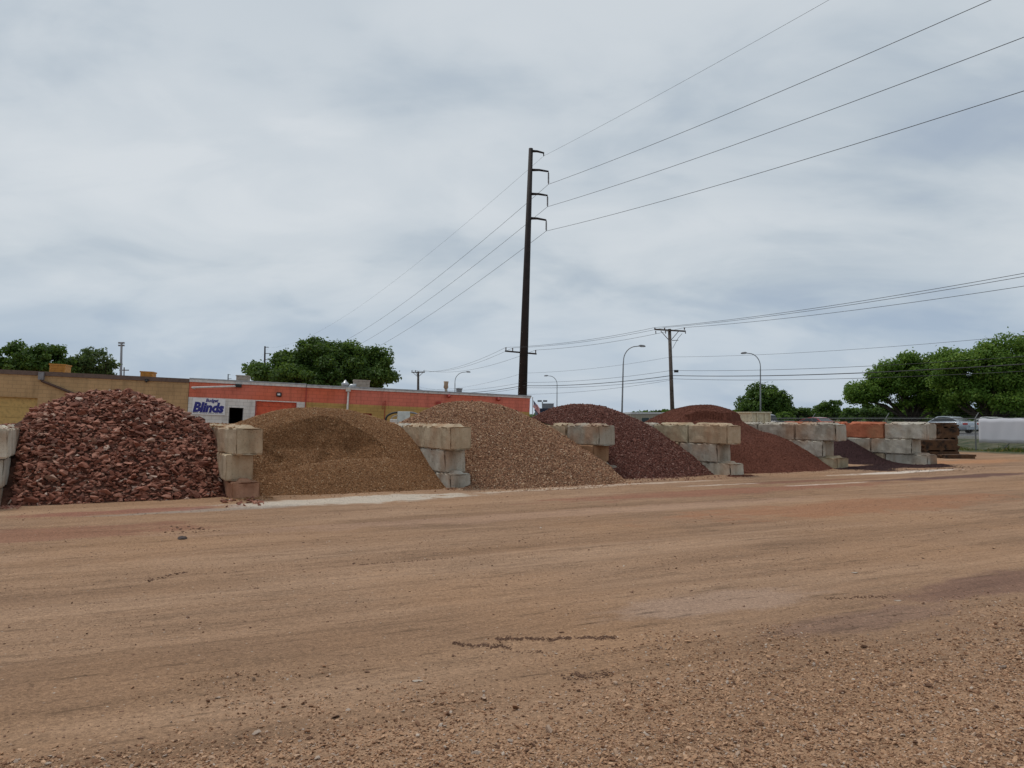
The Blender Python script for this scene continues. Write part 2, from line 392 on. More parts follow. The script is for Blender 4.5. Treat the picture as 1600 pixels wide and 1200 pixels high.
def scatter(name, P, S, rc, mat, parent=None, seed=0, tilt=.6, **kw):
    rng = np.random.default_rng(seed); n = len(P)
    me = bpy.data.meshes.new(name); me.vertices.add(n); me.vertices.foreach_set('co', np.asarray(P, np.float32).ravel())
    def at(nm, typ, key, arr):
        a = me.attributes.new(nm, typ, 'POINT'); a.data.foreach_set(key, np.asarray(arr).ravel())
    at('rc', 'FLOAT', 'value', rc.astype(np.float32))
    at('sc', 'FLOAT_VECTOR', 'vector', S.astype(np.float32))
    rot = np.stack([rng.normal(0, tilt, n), rng.normal(0, tilt, n), rng.uniform(0, 6.28, n)], -1)
    at('ro', 'FLOAT_VECTOR', 'vector', rot.astype(np.float32))
    at('pk', 'INT', 'value', rng.integers(0, 6, n).astype(np.int32))
    o = bpy.data.objects.new(name, me); col.objects.link(o)
    if parent: o.parent = parent
    ng = bpy.data.node_groups.new(name, 'GeometryNodeTree')
    ng.interface.new_socket('Geometry', in_out='INPUT', socket_type='NodeSocketGeometry')
    ng.interface.new_socket('Geometry', in_out='OUTPUT', socket_type='NodeSocketGeometry')
    gi = ng.nodes.new('NodeGroupInput'); go = ng.nodes.new('NodeGroupOutput')
    iop = ng.nodes.new('GeometryNodeInstanceOnPoints')
    ci = ng.nodes.new('GeometryNodeCollectionInfo'); ci.inputs['Collection'].default_value = stone_collection(name + '_shapes', mat)
    ci.inputs['Separate Children'].default_value = True; ci.inputs['Reset Children'].default_value = True
    def na(nm, typ):
        a = ng.nodes.new('GeometryNodeInputNamedAttribute'); a.data_type = typ; a.inputs['Name'].default_value = nm
        return a.outputs['Attribute']
    L = ng.links
    L.new(gi.outputs[0], iop.inputs['Points']); L.new(ci.outputs[0], iop.inputs['Instance'])
    iop.inputs['Pick Instance'].default_value = True
    L.new(na('pk', 'INT'), iop.inputs['Instance Index']); L.new(na('ro', 'FLOAT_VECTOR'), iop.inputs['Rotation']); L.new(na('sc', 'FLOAT_VECTOR'), iop.inputs['Scale'])
    L.new(iop.outputs[0], go.inputs[0])
    md = o.modifiers.new('scatter', 'NODES'); md.node_group = ng
    o['kind'] = 'stuff'; tag(o, **kw)
    return o

# ------------------------------------------------------------------ concrete block dividers
def block_mat():
    m, t, b = newmat('block_concrete')
    oi = N(t, 'ShaderNodeObjectInfo'); tc = N(t, 'ShaderNodeTexCoord'); g = N(t, 'ShaderNodeNewGeometry')
    n = N(t, 'ShaderNodeTexNoise', i_Scale=1.6, i_Detail=7.0, i_Roughness=.62); t.links.new(g.outputs['Position'], n.inputs['Vector'])
    mp = N(t, 'ShaderNodeMapping'); mp.inputs['Scale'].default_value = (3.2, 3.2, .9); t.links.new(g.outputs['Position'], mp.inputs[0])
    dr = N(t, 'ShaderNodeTexNoise', i_Scale=1.0, i_Detail=5.0, i_Roughness=.6); t.links.new(mp.outputs[0], dr.inputs['Vector'])
    c = mixc(t, 1.0, oi.outputs['Color'], ramp(t, n.outputs[0], [(.3, (.62, .58, .54)), (.5, (.95, .93, .9)), (.68, (1.1, 1.1, 1.1))]), 'MULTIPLY')
    c = mixc(t, .45, c, ramp(t, dr.outputs[0], [(.32, (.55, .50, .44)), (.5, 1.0), (1, 1.0)]), 'MULTIPLY')
    n3 = N(t, 'ShaderNodeTexNoise', i_Scale=.9, i_Detail=5.0); mp3 = N(t, 'ShaderNodeMapping'); mp3.inputs['Location'].default_value = (5, 9, 2)
    t.links.new(g.outputs['Position'], mp3.inputs[0]); t.links.new(mp3.outputs[0], n3.inputs['Vector'])
    c = mixc(t, ramp(t, n3.outputs[0], [(.46, 0.0), (.64, .62)]), c, (.36, .19, .10))
    vo = N(t, 'ShaderNodeTexNoise', i_Scale=38.0, i_Detail=3.0); t.links.new(g.outputs['Position'], vo.inputs['Vector'])
    c = mixc(t, .8, c, ramp(t, vo.outputs[0], [(.30, .35), (.38, 1.0), (1, 1.0)]), 'MULTIPLY')
    t.links.new(c, b.inputs['Base Color']); b.inputs['Roughness'].default_value = .93; b.inputs['Specular IOR Level'].default_value = .2
    hs = math_(t, 'ADD', math_(t, 'MULTIPLY', vo.outputs[0], .7), n.outputs[0])
    bp = N(t, 'ShaderNodeBump', i_Strength=.5, i_Distance=.02); t.links.new(hs, bp.inputs['Height']); t.links.new(bp.outputs[0], b.inputs['Normal'])
    return m
M_BLOCK = block_mat()
def block_mesh(seed, W=.60, L=1.82, H=.595):
    nxs, nys, nzs = 8, 20, 7
    fx = [0, .04, .2, .36, .5, .64, .8, .96, 1]; fz = [0, .05, .2, .4, .6, .8, .95, 1]
    fy = [0, .018, .06, .11] + [.11 + .78 * k / 12 for k in range(1, 12)] + [.89, .94, .982, 1]
    vid = {}; V = []
    def vert(i, j, k):
        key = (i, j, k)
        if key in vid: return vid[key]
        x = fx[i] * W; y = fy[j] * L; z = fz[k] * H
        # rounded arrises
        ex = min(i, len(fx) - 1 - i) == 0; ey = min(j, len(fy) - 1 - j) == 0; ez = min(k, len(fz) - 1 - k) == 0
        cnt = ex + ey + ez
        q = Vector((x, y, z)); nv = mnoise.noise_vector(q * 3.1 + Vector((seed * 9.1, 3, 1))); nf = mnoise.noise_vector(q * 11 + Vector((seed * 3.7, 8, 5)))
        p = q + nv * .017 + nf * .009
        c0 = Vector((W / 2, L / 2, H / 2))
        if cnt >= 2:
            pull = (.030 if ey else .016) + max(0, mnoise.noise(q * 4.5 + Vector((seed * 5, 0, 9))) - .03) * .27
            d = Vector(((c0.x - x) if ex else 0, (c0.y - y) if ey else 0, (c0.z - z) if ez else 0))
            d = Vector([math.copysign(1, a) if a else 0 for a in d]); p += d * pull
        # V notch in the ends
        if ey:
            dd = max(0, 1 - abs(fx[i] - .5) / .30); p.y += (.085 * dd) * (1 if j == 0 else -1)
        # key on top
        if k == len(fz) - 1:
            a = max(0, 1 - max(0, abs(fx[i] - .5) - .15) / .10); bb = min(1, max(0, (min(fy[j], 1 - fy[j]) - .05) / .05))
            p.z += .075 * a * bb
        vid[key] = len(V); V.append(p); return vid[key]
    Fs = []; I, J, Kk = len(fx) - 1, len(fy) - 1, len(fz) - 1
    for i in range(I):
        for j in range(J):
            Fs.append((vert(i, j, 0), vert(i, j + 1, 0), vert(i + 1, j + 1, 0), vert(i + 1, j, 0)))
            Fs.append((vert(i, j, Kk), vert(i + 1, j, Kk), vert(i + 1, j + 1, Kk), vert(i, j + 1, Kk)))
    for i in range(I):
        for k in range(Kk):
            Fs.append((vert(i, 0, k), vert(i + 1, 0, k), vert(i + 1, 0, k + 1), vert(i, 0, k + 1)))
            Fs.append((vert(i, J, k), vert(i, J, k + 1), vert(i + 1, J, k + 1), vert(i + 1, J, k)))
    for j in range(J):
        for k in range(Kk):
            Fs.append((vert(0, j, k), vert(0, j, k + 1), vert(0, j + 1, k + 1), vert(0, j + 1, k)))
            Fs.append((vert(I, j, k), vert(I, j + 1, k), vert(I, j + 1, k + 1), vert(I, j, k + 1)))
    me = bpy.data.meshes.new('concrete_block'); me.from_pydata([tuple(p) for p in V], [], Fs); me.materials.append(M_BLOCK); me.update()
    return me
BM = [block_mesh(s) for s in range(7)]
TINT = {'g': (.47, .435, .37), 't': (.50, .40, .28), 'y': (.48, .415, .29), 'o': (.50, .165, .09), 'p': (.46, .25, .16), 'w': (.60, .55, .45), 'b': (.32, .19, .11), 'd': (.41, .375, .31)}
# per divider: [(y offset of the front block, x offset, tints front to back), ...] bottom row first
WALLS = [
    ([(.0, -.12, 'gggg'), (.12, -.06, 'gwgg'), (.0, 0, 'wggg')], 'grey concrete block divider cut by the left edge of the picture'),
    ([(.0, 0, 'pgtg'), (.30, -.10, 'tdtt'), (-.02, .02, 'ttyt')], 'three-high concrete block divider between the big red rocks and the brown gravel'),
    ([(.0, 0, 'ggdg'), (.38, .0, 'ggdg'), (.0, .0, 'ttgt')], 'stepped concrete block divider with an orange-stained top between brown gravel and tan pink gravel'),
    ([(.0, 0, 'gggg'), (.35, -.02, 'bbtg'), (.10, .02, 'dtgt')], 'block divider with a grey top block over a rusty brown one beside dark gravel'),
    ([(.0, 0, 'wggg'), (.55, -.03, 'gytg'), (.10, .0, 'tygt')], 'concrete block divider between the dark purple gravel and the red fines'),
    ([(.0, 0, 'yggg'), (.60, -.03, 'gggt'), (.05, .0, 'gggt')], 'concrete block divider between the red fines and the low dark cinder heap'),
    ([(.0, 0, 'gttg'), (.62, -.04, 'ggtg'), (.0, .0, 'gooo')], 'rightmost block divider with orange painted blocks in its top row'),
]
rr = random.Random(3)
for wi, (rows, lab) in enumerate(WALLS):
    c = CORN[wi]
    t = empty('block_divider', (c - ea * .6), (0, 0, AL + rr.uniform(-.015, .015)), label=lab, cat='block wall', group='concrete block dividers between the bays')
    for ri, (y0, x0, tints) in enumerate(rows):
        y = y0
        for bi, tn in enumerate(tints):
            o = bpy.data.objects.new('concrete_block', BM[rr.randrange(7)]); col.objects.link(o); o.parent = t
            o.location = (x0 + rr.uniform(-.012, .012), y, -.215 + ri * .602)
            o.rotation_euler = (rr.uniform(-.004, .004), 0, rr.uniform(-.012, .012))
            if wi == 1 and ri == 2 and bi == 0: o.rotation_euler = (0, 0, .10); o.location.x += .05
            cc = TINT[tn]; v = rr.uniform(.92, 1.06); o.color = (cc[0] * v, cc[1] * v, cc[2] * v, 1)
            if tn == 'o': o['label'] = 'orange painted concrete block'
            elif tn == 'p': o['label'] = 'pinkish concrete block'
            elif tn == 'b': o['label'] = 'rusty brown stained concrete block'
            y += 1.845 + rr.uniform(0, .03)

# ------------------------------------------------------------------ heaps
def bay_uv(k, x, y):
    """s 0..1 between divider k (right face) and divider k+1 (left face), t back from the front line"""
    A = CORN[k]; B = CORN[k + 1] - ea * .6
    e1 = B - A; det = e1.x * eb.y - e1.y * eb.x
    dx = x - A.x; dy = y - A.y
    return (dx * eb.y - dy * eb.x) / det, (e1.x * dy - e1.y * dx) / det
def heap_h(P, x, y):
    """P: dict of peak position, height, slopes"""
    dx = x - P['p'].x; dy = y - P['p'].y
    u = dx * ea.x + dy * ea.y; v = dx * eb.x + dy * eb.y
    ku = np.where(u > 0, P['kr'], P['kl']); kv = np.where(v > 0, P['kb'], P['kf'])
    s = P['s']
    if 'box' in P:   # flat-ish top
        u = np.sign(u) * np.maximum(0, abs(u) - P['box'])
    h = P['H'] - (np.sqrt(s * s + (ku * u) ** 2 + (kv * v) ** 2) - s)
    return h
def mk(px, py, Y, kl, kr, kf, kb, s, **kw):
    p = D(px, py, Y); d = dict(p=p, H=p.z, kl=kl, kr=kr, kf=kf, kb=kb, s=s); d.update(kw); return d
def smax(a, b, k=.15):
    m = np.maximum(a, b); return m + np.maximum(k - abs(a - b), 0) ** 2 / (4 * k)
H0 = [mk(170, 616, 19.6, .93, .82, 1.0, .7, 1.4, box=.25)]
H1 = [mk(497, 637, 22.6, .55, .60, .72, .6, 1.3, box=.2), mk(562, 719, 20.0, .42, .50, .72, .8, .45, box=.6)]
H2 = [mk(738, 628, 25.6, .62, .72, .53, .6, 1.0, box=.2)]
H3 = [mk(913, 630, 27.8, .62, .68, .62, .6, .85, box=.1)]
H4 = [mk(1097, 633, 29.8, .60, .66, .66, .6, .8, box=.2)]
H5 = [mk(1290, 674, 33.5, .6, .66, .48, .6, .15)]
def heap0(x, y):
    return heap_h(H0[0], x, y) + .10 * fbm(x * .8, y * .8, 31, 3)
def heap1(x, y):
    a = heap_h(H1[0], x, y)
    # loader has dug a scoop out of the front: steeper face behind, shelf below
    s, t = bay_uv(1, x, y)
    t0 = 2.0 - 6.0 * np.maximum(0, s - .60) - .9 * np.maximum(0, .30 - s) + .30 * vn(x * 1.3, y * 1.3, 41) + .12 * vn(x * 4, y * 4, 42)
    dd_ = t - t0; face = .42 + .74 * dd_ + .95 * np.maximum(0, dd_ - .8) - .10 * sstep(.1, .25, vn(x * 1.6, y * 2.6, 48))
    a = np.minimum(a, np.maximum(face, .42 + .16 * (t - t0)))
    b = heap_h(H1[1], x, y)
    return smax(a, b, .12) + .06 * fbm(x * .9, y * .9, 33, 4)
def heap2(x, y):
    s, t = bay_uv(2, x, y)
    a = heap_h(H2[0], x, y)
    return a + .10 * fbm(x * .8, y * .8, 35, 5)
def heap3(x, y): return heap_h(H3[0], x, y) + .10 * fbm(x * .8, y * .8, 37, 5)
def heap4(x, y):
    a = heap_h(H4[0], x, y); s, t = bay_uv(4, x, y)
    e2 = 3.55 + .35 * np.sin(s * 9) + .25 * vn(x * 2.3, y * 2.3, 12)
    a = a - .26 * sstep(0.0, .06, e2 - t) * sstep(.15, .25, s) * sstep(1.0, .92, s) * sstep(2.2, .9, e2 - t)
    return a + .05 * fbm(x * .9, y * .9, 39, 4)
def heap5(x, y):
    a = heap_h(H5[0], x, y); s, t = bay_uv(5, x, y)
    sp = .08 - .05 * abs(t + .3) ** 2 - .05 * np.maximum(0, s - .5) + .08 * fbm(x * .5, y * .9, 44, 3)   # thin spread in front
    return smax(a, sp - .03, .45) + .03 * fbm(x * 1.2, y * 1.2, 45, 3)
HEAPF = [heap0, heap1, heap2, heap3, heap4, heap5]
def hz_(k, x, y):
    s, t = bay_uv(k, x, y)
    h = HEAPF[k](x, y)
    side = np.maximum(0, np.maximum(-s, s - 1))
    h = h - side * 1.6 * sstep(.3, -.6, t)         # falls away beyond the front corners
    return h
ROCK = [(0, (.10, .037, .024)), (.25, (.22, .080, .050)), (.55, (.33, .130, .083)), (.85, (.44, .205, .140)), (.95, (.42, .24, .17)), (1, (.58, .44, .35))]
BRN = [(0, (.15, .070, .032)), (.35, (.345, .170, .075)), (.8, (.45, .24, .112)), (1, (.58, .40, .24))]
TAN = [(0, (.12, .055, .032)), (.3, (.31, .150, .082)), (.7, (.49, .27, .155)), (.92, (.56, .36, .21)), (1, (.72, .56, .40))]
PUR = [(0, (.062, .021, .015)), (.4, (.165, .060, .042)), (.8, (.25, .10, .070)), (1, (.40, .25, .20))]
RED = [(0, (.10, .032, .019)), (.5, (.175, .060, .037)), (1, (.27, .11, .07))]
CIN = [(0, (.030, .014, .014)), (.5, (.060, .028, .027)), (1, (.11, .055, .05))]
PILES = [
    (ROCK, (.05, .022, .015), (.11, .048, .032), (.16, .075, .05), 9, 'rock_pile', 'big heap of coarse angular red rocks in the leftmost bay', 'rock pile', .0),
    (BRN, (.14, .066, .028), (.24, .115, .050), (.34, .18, .085), 30, 'gravel_pile', 'brown gravel heap with a scooped-out face and a lower mound in front', 'gravel pile', .0120),
    (TAN, (.10, .05, .03), (.20, .105, .06), (.30, .18, .11), 24, 'gravel_pile', 'tan and pink gravel heap in front of the right end of the orange building', 'gravel pile', .0185),
    (PUR, (.06, .021, .016), (.12, .044, .032), (.19, .076, .054), 26, 'gravel_pile', 'dark purplish red gravel heap in the fourth bay', 'gravel pile', .020),
    (RED, (.135, .045, .028), (.175, .060, .037), (.22, .082, .052), 45, 'gravel_pile', 'smooth brick red heap of fine gravel with a cracked crest', 'gravel pile', .012),
    (CIN, (.04, .018, .018), (.055, .026, .026), (.08, .038, .037), 40, 'gravel_pile', 'low near-black purple cinder heap beside the orange topped divider', 'gravel pile', .012),
]
heap_roots = []
for k in range(6):
    stops, c1, c2, c3, vs, nm, lab, cat, size = PILES[k]
    W = (CORN[k + 1] - ea * .6 - CORN[k]).length
    ss = np.linspace(-.30, 1.30, 150); tt = np.concatenate([np.linspace(-3.2, 5, 150), np.linspace(5.15, 10.5, 36)])
    SS, TT = np.meshgrid(ss, tt)
    A = CORN[k]; e1 = CORN[k + 1] - ea * .6 - A
    X = A.x + e1.x * SS + eb.x * TT; Y = A.y + e1.y * SS + eb.y * TT
    Z = hz_(k, X, Y)
    Z = np.where(Z < -.12, -.12, Z)
    nyy, nxx = Z.shape; idx = np.arange(nxx * nyy).reshape(nyy, nxx)
    F = np.stack([idx[:-1, :-1], idx[:-1, 1:], idx[1:, 1:], idx[1:, :-1]], -1).reshape(-1, 4)
    sc_ = SS.ravel()[F].mean(1); tc_ = TT.ravel()[F].mean(1); zc_ = Z.ravel()[F].max(1)
    ow = .5 / W
    keep = ((tc_ < .03) | ((sc_ > -.035) & (sc_ < 1.035)) | ((tc_ > 2.2) & (sc_ > -ow) & (sc_ < 1 + ow))) & (zc_ > -.11)
    F = F[keep]
    used = np.unique(F); remap = -np.ones(nxx * nyy, int); remap[used] = np.arange(len(used))
    V = np.stack([X, Y, Z], -1).reshape(-1, 3)[used]; F = remap[F]
    root = empty(nm, (A + e1 * .5).to_tuple(), label=lab, cat=cat, group='heaps of rock and gravel in the block bays')
    V = V - np.array(root.location)[None, :]
    m = pilemat('heap_bed', c1, c2, c3, scale=vs)
    npmesh('heap_body', V, F, m, root, smooth=True)
    heap_roots.append(root)
    rng = np.random.default_rng(50 + k)
    if size:
        dens = {1: 5400, 2: 3000, 3: 2300, 4: 2200, 5: 1700}[k]
        n = int(dens * W * 11)
        s_ = rng.uniform(-.28, 1.28, n); t_ = rng.uniform(-3.1, 7.2, n)
        x = A.x + e1.x * s_ + eb.x * t_; y = A.y + e1.y * s_ + eb.y * t_; z = hz_(k, x, y)
        g_ = gh(x, y)
        ow = .5 / W; ok = (z > g_ - .01) & ((t_ < -.02) | ((s_ > 0) & (s_ < 1)) | ((t_ > 2) & (z > 1.6) & (s_ > -ow) & (s_ < 1 + ow)))
        # strays round the toe
        n2 = 5000; s2 = rng.uniform(-.2, 1.2, n2); t2 = rng.normal(-.9, 1.2, n2); x2 = A.x + e1.x * s2 + eb.x * t2; y2 = A.y + e1.y * s2 + eb.y * t2
        z2 = hz_(k, x2, y2); ok2 = (z2 < gh(x2, y2)) & (z2 > -.02 - .55 * rng.uniform(0, 1, n2) ** 2.5) & (t2 < 0)
        x = np.concatenate([x[ok], x2[ok2]]); y = np.concatenate([y[ok], y2[ok2]]); z = np.concatenate([z[ok], gh(x2[ok2], y2[ok2])])
        n = len(x); sz = size * rng.lognormal(0, .33, n)
        S = np.stack([sz * rng.uniform(.8, 1.25, n), sz * rng.uniform(.7, 1.1, n), sz * rng.uniform(.6, .9, n)], -1)
        P = np.stack([x, y, z + sz * rng.uniform(-.1, .5, n)], -1) - np.array(root.location)[None, :]
        sm = stonemat('heap_gravel', stops, 'instancer', bump=0)
        scatter('gravel', P, S, rng.uniform(0, 1, n), sm, root, seed=k)
# coarse rocks of the first bay
k = 0; root = heap_roots[0]; A = CORN[0]; e1 = CORN[1] - ea * .6 - A
rng = np.random.default_rng(5)
M_ROCK1 = stonemat('red_rock', ROCK, 'object', bump=.5, bscale=2.2); M_ROCKM = stonemat('red_rock_mass', ROCK, 'attr', bump=.5, bscale=14)
n = 22000
s_ = rng.uniform(-.2, 1.22, n); t_ = rng.uniform(-2.2, 6.5, n)
x = A.x + e1.x * s_ + eb.x * t_; y = A.y + e1.y * s_ + eb.y * t_; z = hz_(0, x, y)
ok = (z > -.02) & ((t_ < -.1) | ((s_ > .012) & (s_ < .985)))
x, y, z, s_, t_ = x[ok], y[ok], z[ok], s_[ok], t_[ok]
n = len(x); sz = .056 * rng.lognormal(0, .36, n); sz = np.clip(sz, .025, .15)
z = z + sz * rng.uniform(-.3, .75, n)
# a few tumbled out at the foot of the block corner
ex = 60
px_ = rng.uniform(345, 412, ex); py_ = rng.normal(783, 4, ex)
for a_, b_ in zip(px_, py_):
    g_ = G(a_, b_); x = np.append(x, g_.x); y = np.append(y, g_.y); q = .05 * rng.uniform(.6, 1.5); sz = np.append(sz, q); z = np.append(z, q * .3); t_ = np.append(t_, -1)
n = len(x)
rot = np.stack([rng.normal(0, .42, n), rng.normal(0, .42, n), rng.uniform(0, 6.28, n)], -1)
S = np.stack([sz * rng.uniform(1.0, 1.55, n), sz * rng.uniform(.75, 1.15, n), sz * rng.uniform(.5, .85, n)], -1)
rc = rng.uniform(0, 1, n) ** 1.1
dist = np.sqrt(x ** 2 + y ** 2); show = sz / dist * (1 + .4 * (z > .2)) * np.where(t_ > 4.0, .3, 1)
order = np.argsort(-show); top = set(order[:300].tolist())
meshes = []
for i in range(12):
    V, Fc = HULLS[i]; me = bpy.data.meshes.new('rock'); me.from_pydata(V.tolist(), [], Fc.tolist()); me.materials.append(M_ROCK1); meshes.append(me)
MV = []; MF = []; MA = []; off = 0
L0 = Vector(root.location)
for i in range(n):
    h_ = int(rng.integers(0, 12))
    if i in top:
        o = bpy.data.objects.new('rock', meshes[h_]); col.objects.link(o); o.parent = root
        o.location = Vector((x[i], y[i], z[i])) - L0; o.rotation_euler = rot[i].tolist(); o.scale = S[i].tolist()
    else:
        V, Fc = HULLS[h_]; cxr, sxr = math.cos(rot[i][0]), math.sin(rot[i][0]); cyr, syr = math.cos(rot[i][1]), math.sin(rot[i][1]); czr, szr = math.cos(rot[i][2]), math.sin(rot[i][2])
        Rm = np.array([[czr, -szr, 0], [szr, czr, 0], [0, 0, 1]]) @ np.array([[cyr, 0, syr], [0, 1, 0], [-syr, 0, cyr]]) @ np.array([[1, 0, 0], [0, cxr, -sxr], [0, sxr, cxr]])
        MV.append((V * S[i]) @ Rm.T + np.array([x[i] - L0.x, y[i] - L0.y, z[i] - L0.z])); MF.append(Fc + off); MA.append(np.full(len(V), rc[i])); off += len(V)
o = npmesh('rubble', np.concatenate(MV), np.concatenate(MF), M_ROCKM, root, attr=np.concatenate(MA)); o['kind'] = 'stuff'

# grit fallen on the block tops and gathered at their feet
for wi in range(7):
    c_ = CORN[wi]; st_ = PILES[min(wi, 5)][0]; rng = np.random.default_rng(300 + wi); n = 900
    u_ = rng.uniform(-.57, -.03, n); v_ = rng.uniform(.1, 6.5, n); zt_ = np.full(n, 1.592) + .07 * (abs(u_ + .3) < .10)
    keepm = vn(u_ * 6, v_ * 2.2, 60 + wi) > -.05 - .06 * v_ / 6
    m2 = 700; u2 = np.concatenate([rng.uniform(-.8, .25, m2)]); v2 = -np.abs(rng.normal(0, .22, m2)) - .02
    uu = np.concatenate([u_[keepm], u2]); vv_ = np.concatenate([v_[keepm], v2])
    xx = c_.x + ea.x * uu + eb.x * vv_; yy = c_.y + ea.y * uu + eb.y * vv_
    zz = np.concatenate([zt_[keepm], gh(xx[keepm.sum():], yy[keepm.sum():]) + .03 * np.exp(v2 * 6) - .01])
    sz = .016 * rng.lognormal(0, .4, len(xx)); S = np.stack([sz * 1.2, sz, sz * .7], -1)
    scatter('grit', np.stack([xx, yy, zz], -1), S, rng.uniform(0, 1, len(xx)), stonemat('grit_stone', st_, 'instancer', bump=0), None, seed=400 + wi,
            label='loose grit on and around the ' + ('leftmost', 'second', 'third', 'fourth', 'fifth', 'sixth', 'rightmost')[wi] + ' block divider from the left', cat='grit')
# small heaps behind the dividers
def small_heap(px, py, Y, r, h, m, lab):
    p = D(px, py, Y); mb = MB(); n = 28; rings = 10; vs = [(0, 0, h)]; fs = []
    for i in range(1, rings + 1):
        q = i / rings
        for k_ in range(n):
            a = 2 * math.pi * k_ / n; rr_ = r * q * (1 + .12 * math.sin(3 * a + Y))
            zz = h * (1 - q) ** 1.0 * (1.0) + .03 * mnoise.noise(Vector((math.cos(a) * q * 4, math.sin(a) * q * 4, Y)))
            zz = h - (math.sqrt(.04 + (h * 1.02 * q) ** 2) - .2) - (.03 if i == rings else 0)
            vs.append((rr_ * math.cos(a), rr_ * math.sin(a), zz if i < rings else -.1))
    for k_ in range(n): fs.append((0, 1 + k_, 1 + (k_ + 1) % n))
    for i in range(rings - 1):
        for k_ in range(n):
            a = 1 + i * n + k_; b_ = 1 + i * n + (k_ + 1) % n; fs.append((a, b_, b_ + n, a + n))
    mb.add(vs, fs); o = mb.build('gravel_pile', m, None, True); o.location = (p.x, p.y, 0)
    tag(o, lab, 'gravel pile', 'small heaps behind the block bays')
small_heap(1224, 657, 46, 1.8, 1.62, pilemat('dark_heap', (.05, .02, .02), (.075, .03, .03), (.1, .045, .045), 30), 'small dark purple heap behind the dividers, right of the cream dumpster')
small_heap(1262, 659, 42, 1.6, 1.62, pilemat('pink_heap', (.26, .12, .08), (.34, .17, .12), (.42, .24, .18), 30), 'small pink heap behind the dividers in front of the red car')

# ------------------------------------------------------------------ loose gravel on the yard
rng = np.random.default_rng(11)
GRV = [(0, (.13, .065, .038)), (.25, (.32, .165, .090)), (.55, (.50, .29, .165)), (.85, (.58, .36, .22)), (.95, (.42, .32, .25)), (1, (.58, .46, .36))]
M_GRAV = stonemat('yard_gravel_stone', GRV, 'instancer', bump=0)
n = 420000
yy = 3.4 + 9.6 * rng.uniform(0, 1, n) ** 1.25; xx = rng.uniform(-.76, .76, n) * (yy + .8)
f_ = fbm(xx * .55 + 9, yy * 1.1, 71, 4); f2_ = fbm(xx * 2.2, yy * 3.2, 75, 3)
bound = 4.95 + .30 * xx.clip(-3.2, 0) + .33 * xx.clip(0, 4) + .05 * xx.clip(0, 4) ** 2
pr = sstep(.9, -.7, (yy - bound) / 1.2 - 1.2 * f_) * sstep(-.52, .05, f2_ + .45 * (bound - yy).clip(-.4, 1.3) + .12)
ok = rng.uniform(0, 1, n) < pr
xx, yy = xx[ok], yy[ok]
n = len(xx); sz = .0066 * rng.lognormal(0, .42, n)
S = np.stack([sz * rng.uniform(.9, 1.4, n), sz * rng.uniform(.7, 1.1, n), sz * rng.uniform(.5, .85, n)], -1)
P = np.stack([xx, yy, gh(xx, yy) + sz * rng.uniform(-.2, .5, n)], -1)
scatter('loose_gravel', P, S, rng.uniform(0, 1, n), M_GRAV, None, seed=21, tilt=.35, label='loose pinkish brown gravel strewn over the near part of the yard', cat='gravel')
# sparse pebbles and clods all over the yard
M_CLOD = stonemat('clod', [(0, (.11, .056, .034)), (.55, (.20, .105, .065)), (.85, (.33, .19, .12)), (.97, (.40, .26, .18)), (1, (.7, .62, .52))], 'instancer', bump=0)
n = 90000
yy = 4 + 17 * rng.uniform(0, 1, n) ** .8; xx = rng.uniform(-.76, .76, n) * yy
ca, sa = math.cos(AL - .05), math.sin(AL - .05)
al = xx * ca + yy * sa; ac = -xx * sa + yy * ca
ok = rng.uniform(-.22, 1.2, n) < vn(al * .25, ac * 2.2, 91) * 1.3 + vn(xx * 1.5, yy * 1.5, 95) * .7
xx, yy = xx[ok], yy[ok]
Al = []; Ac = []
def trail(x0, y0, x1, y1, m, wid, s0, s1):
    a = G(x0, y0); b_ = G(x1, y1)
    t = rng.uniform(0, 1, m); t = t[vn(t * 22, t * 0, 7) > -.36 - .1 * (wid > .03)]; m = len(t); Lt = (b_ - a).length; off_ = rng.normal(0, wid, m) + .030 * np.abs(((t * Lt / .13) % 1) * 2 - 1) * (m > 250) + .05 * fbm(t * 9, 0 * t + x0, 19, 3)
    dd = (b_ - a).normalized()
    return a.x + (b_.x - a.x) * t - dd.y * off_, a.y + (b_.y - a.y) * t + dd.x * off_, rng.uniform(s0, s1, m)
n = len(xx); sz = .0055 * rng.lognormal(0, .5, n)
T = [trail(706, 1008, 800, 1012, 600, .018, .003, .009), trail(775, 1003, 965, 995, 1300, .019, .003, .010), trail(800, 1016, 850, 1018, 60, .02, .005, .010),
     trail(880, 1060, 960, 1055, 120, .04, .006, .014), trail(1290, 938, 1400, 935, 120, .03, .006, .014), trail(560, 880, 700, 872, 90, .02, .008, .016),
     trail(230, 905, 290, 893, 60, .02, .008, .018), trail(270, 822, 330, 832, 60, .25, .01, .03)]
for a, b_, c_ in T: xx = np.append(xx, a); yy = np.append(yy, b_); sz = np.append(sz, c_)
rc = rng.uniform(0, 1, len(xx)); rc[n:] *= .35; n = len(xx)
S = np.stack([sz * rng.uniform(.9, 1.5, n), sz * rng.uniform(.7, 1.2, n), sz * rng.uniform(.4, .8, n)], -1)
P = np.stack([xx, yy, gh(xx, yy) + sz * .1], -1)
scatter('dirt_clods', P, S, rc, M_CLOD, None, seed=23, tilt=.3, label='small dirt clods and pebbles scattered across the packed yard', cat='dirt')
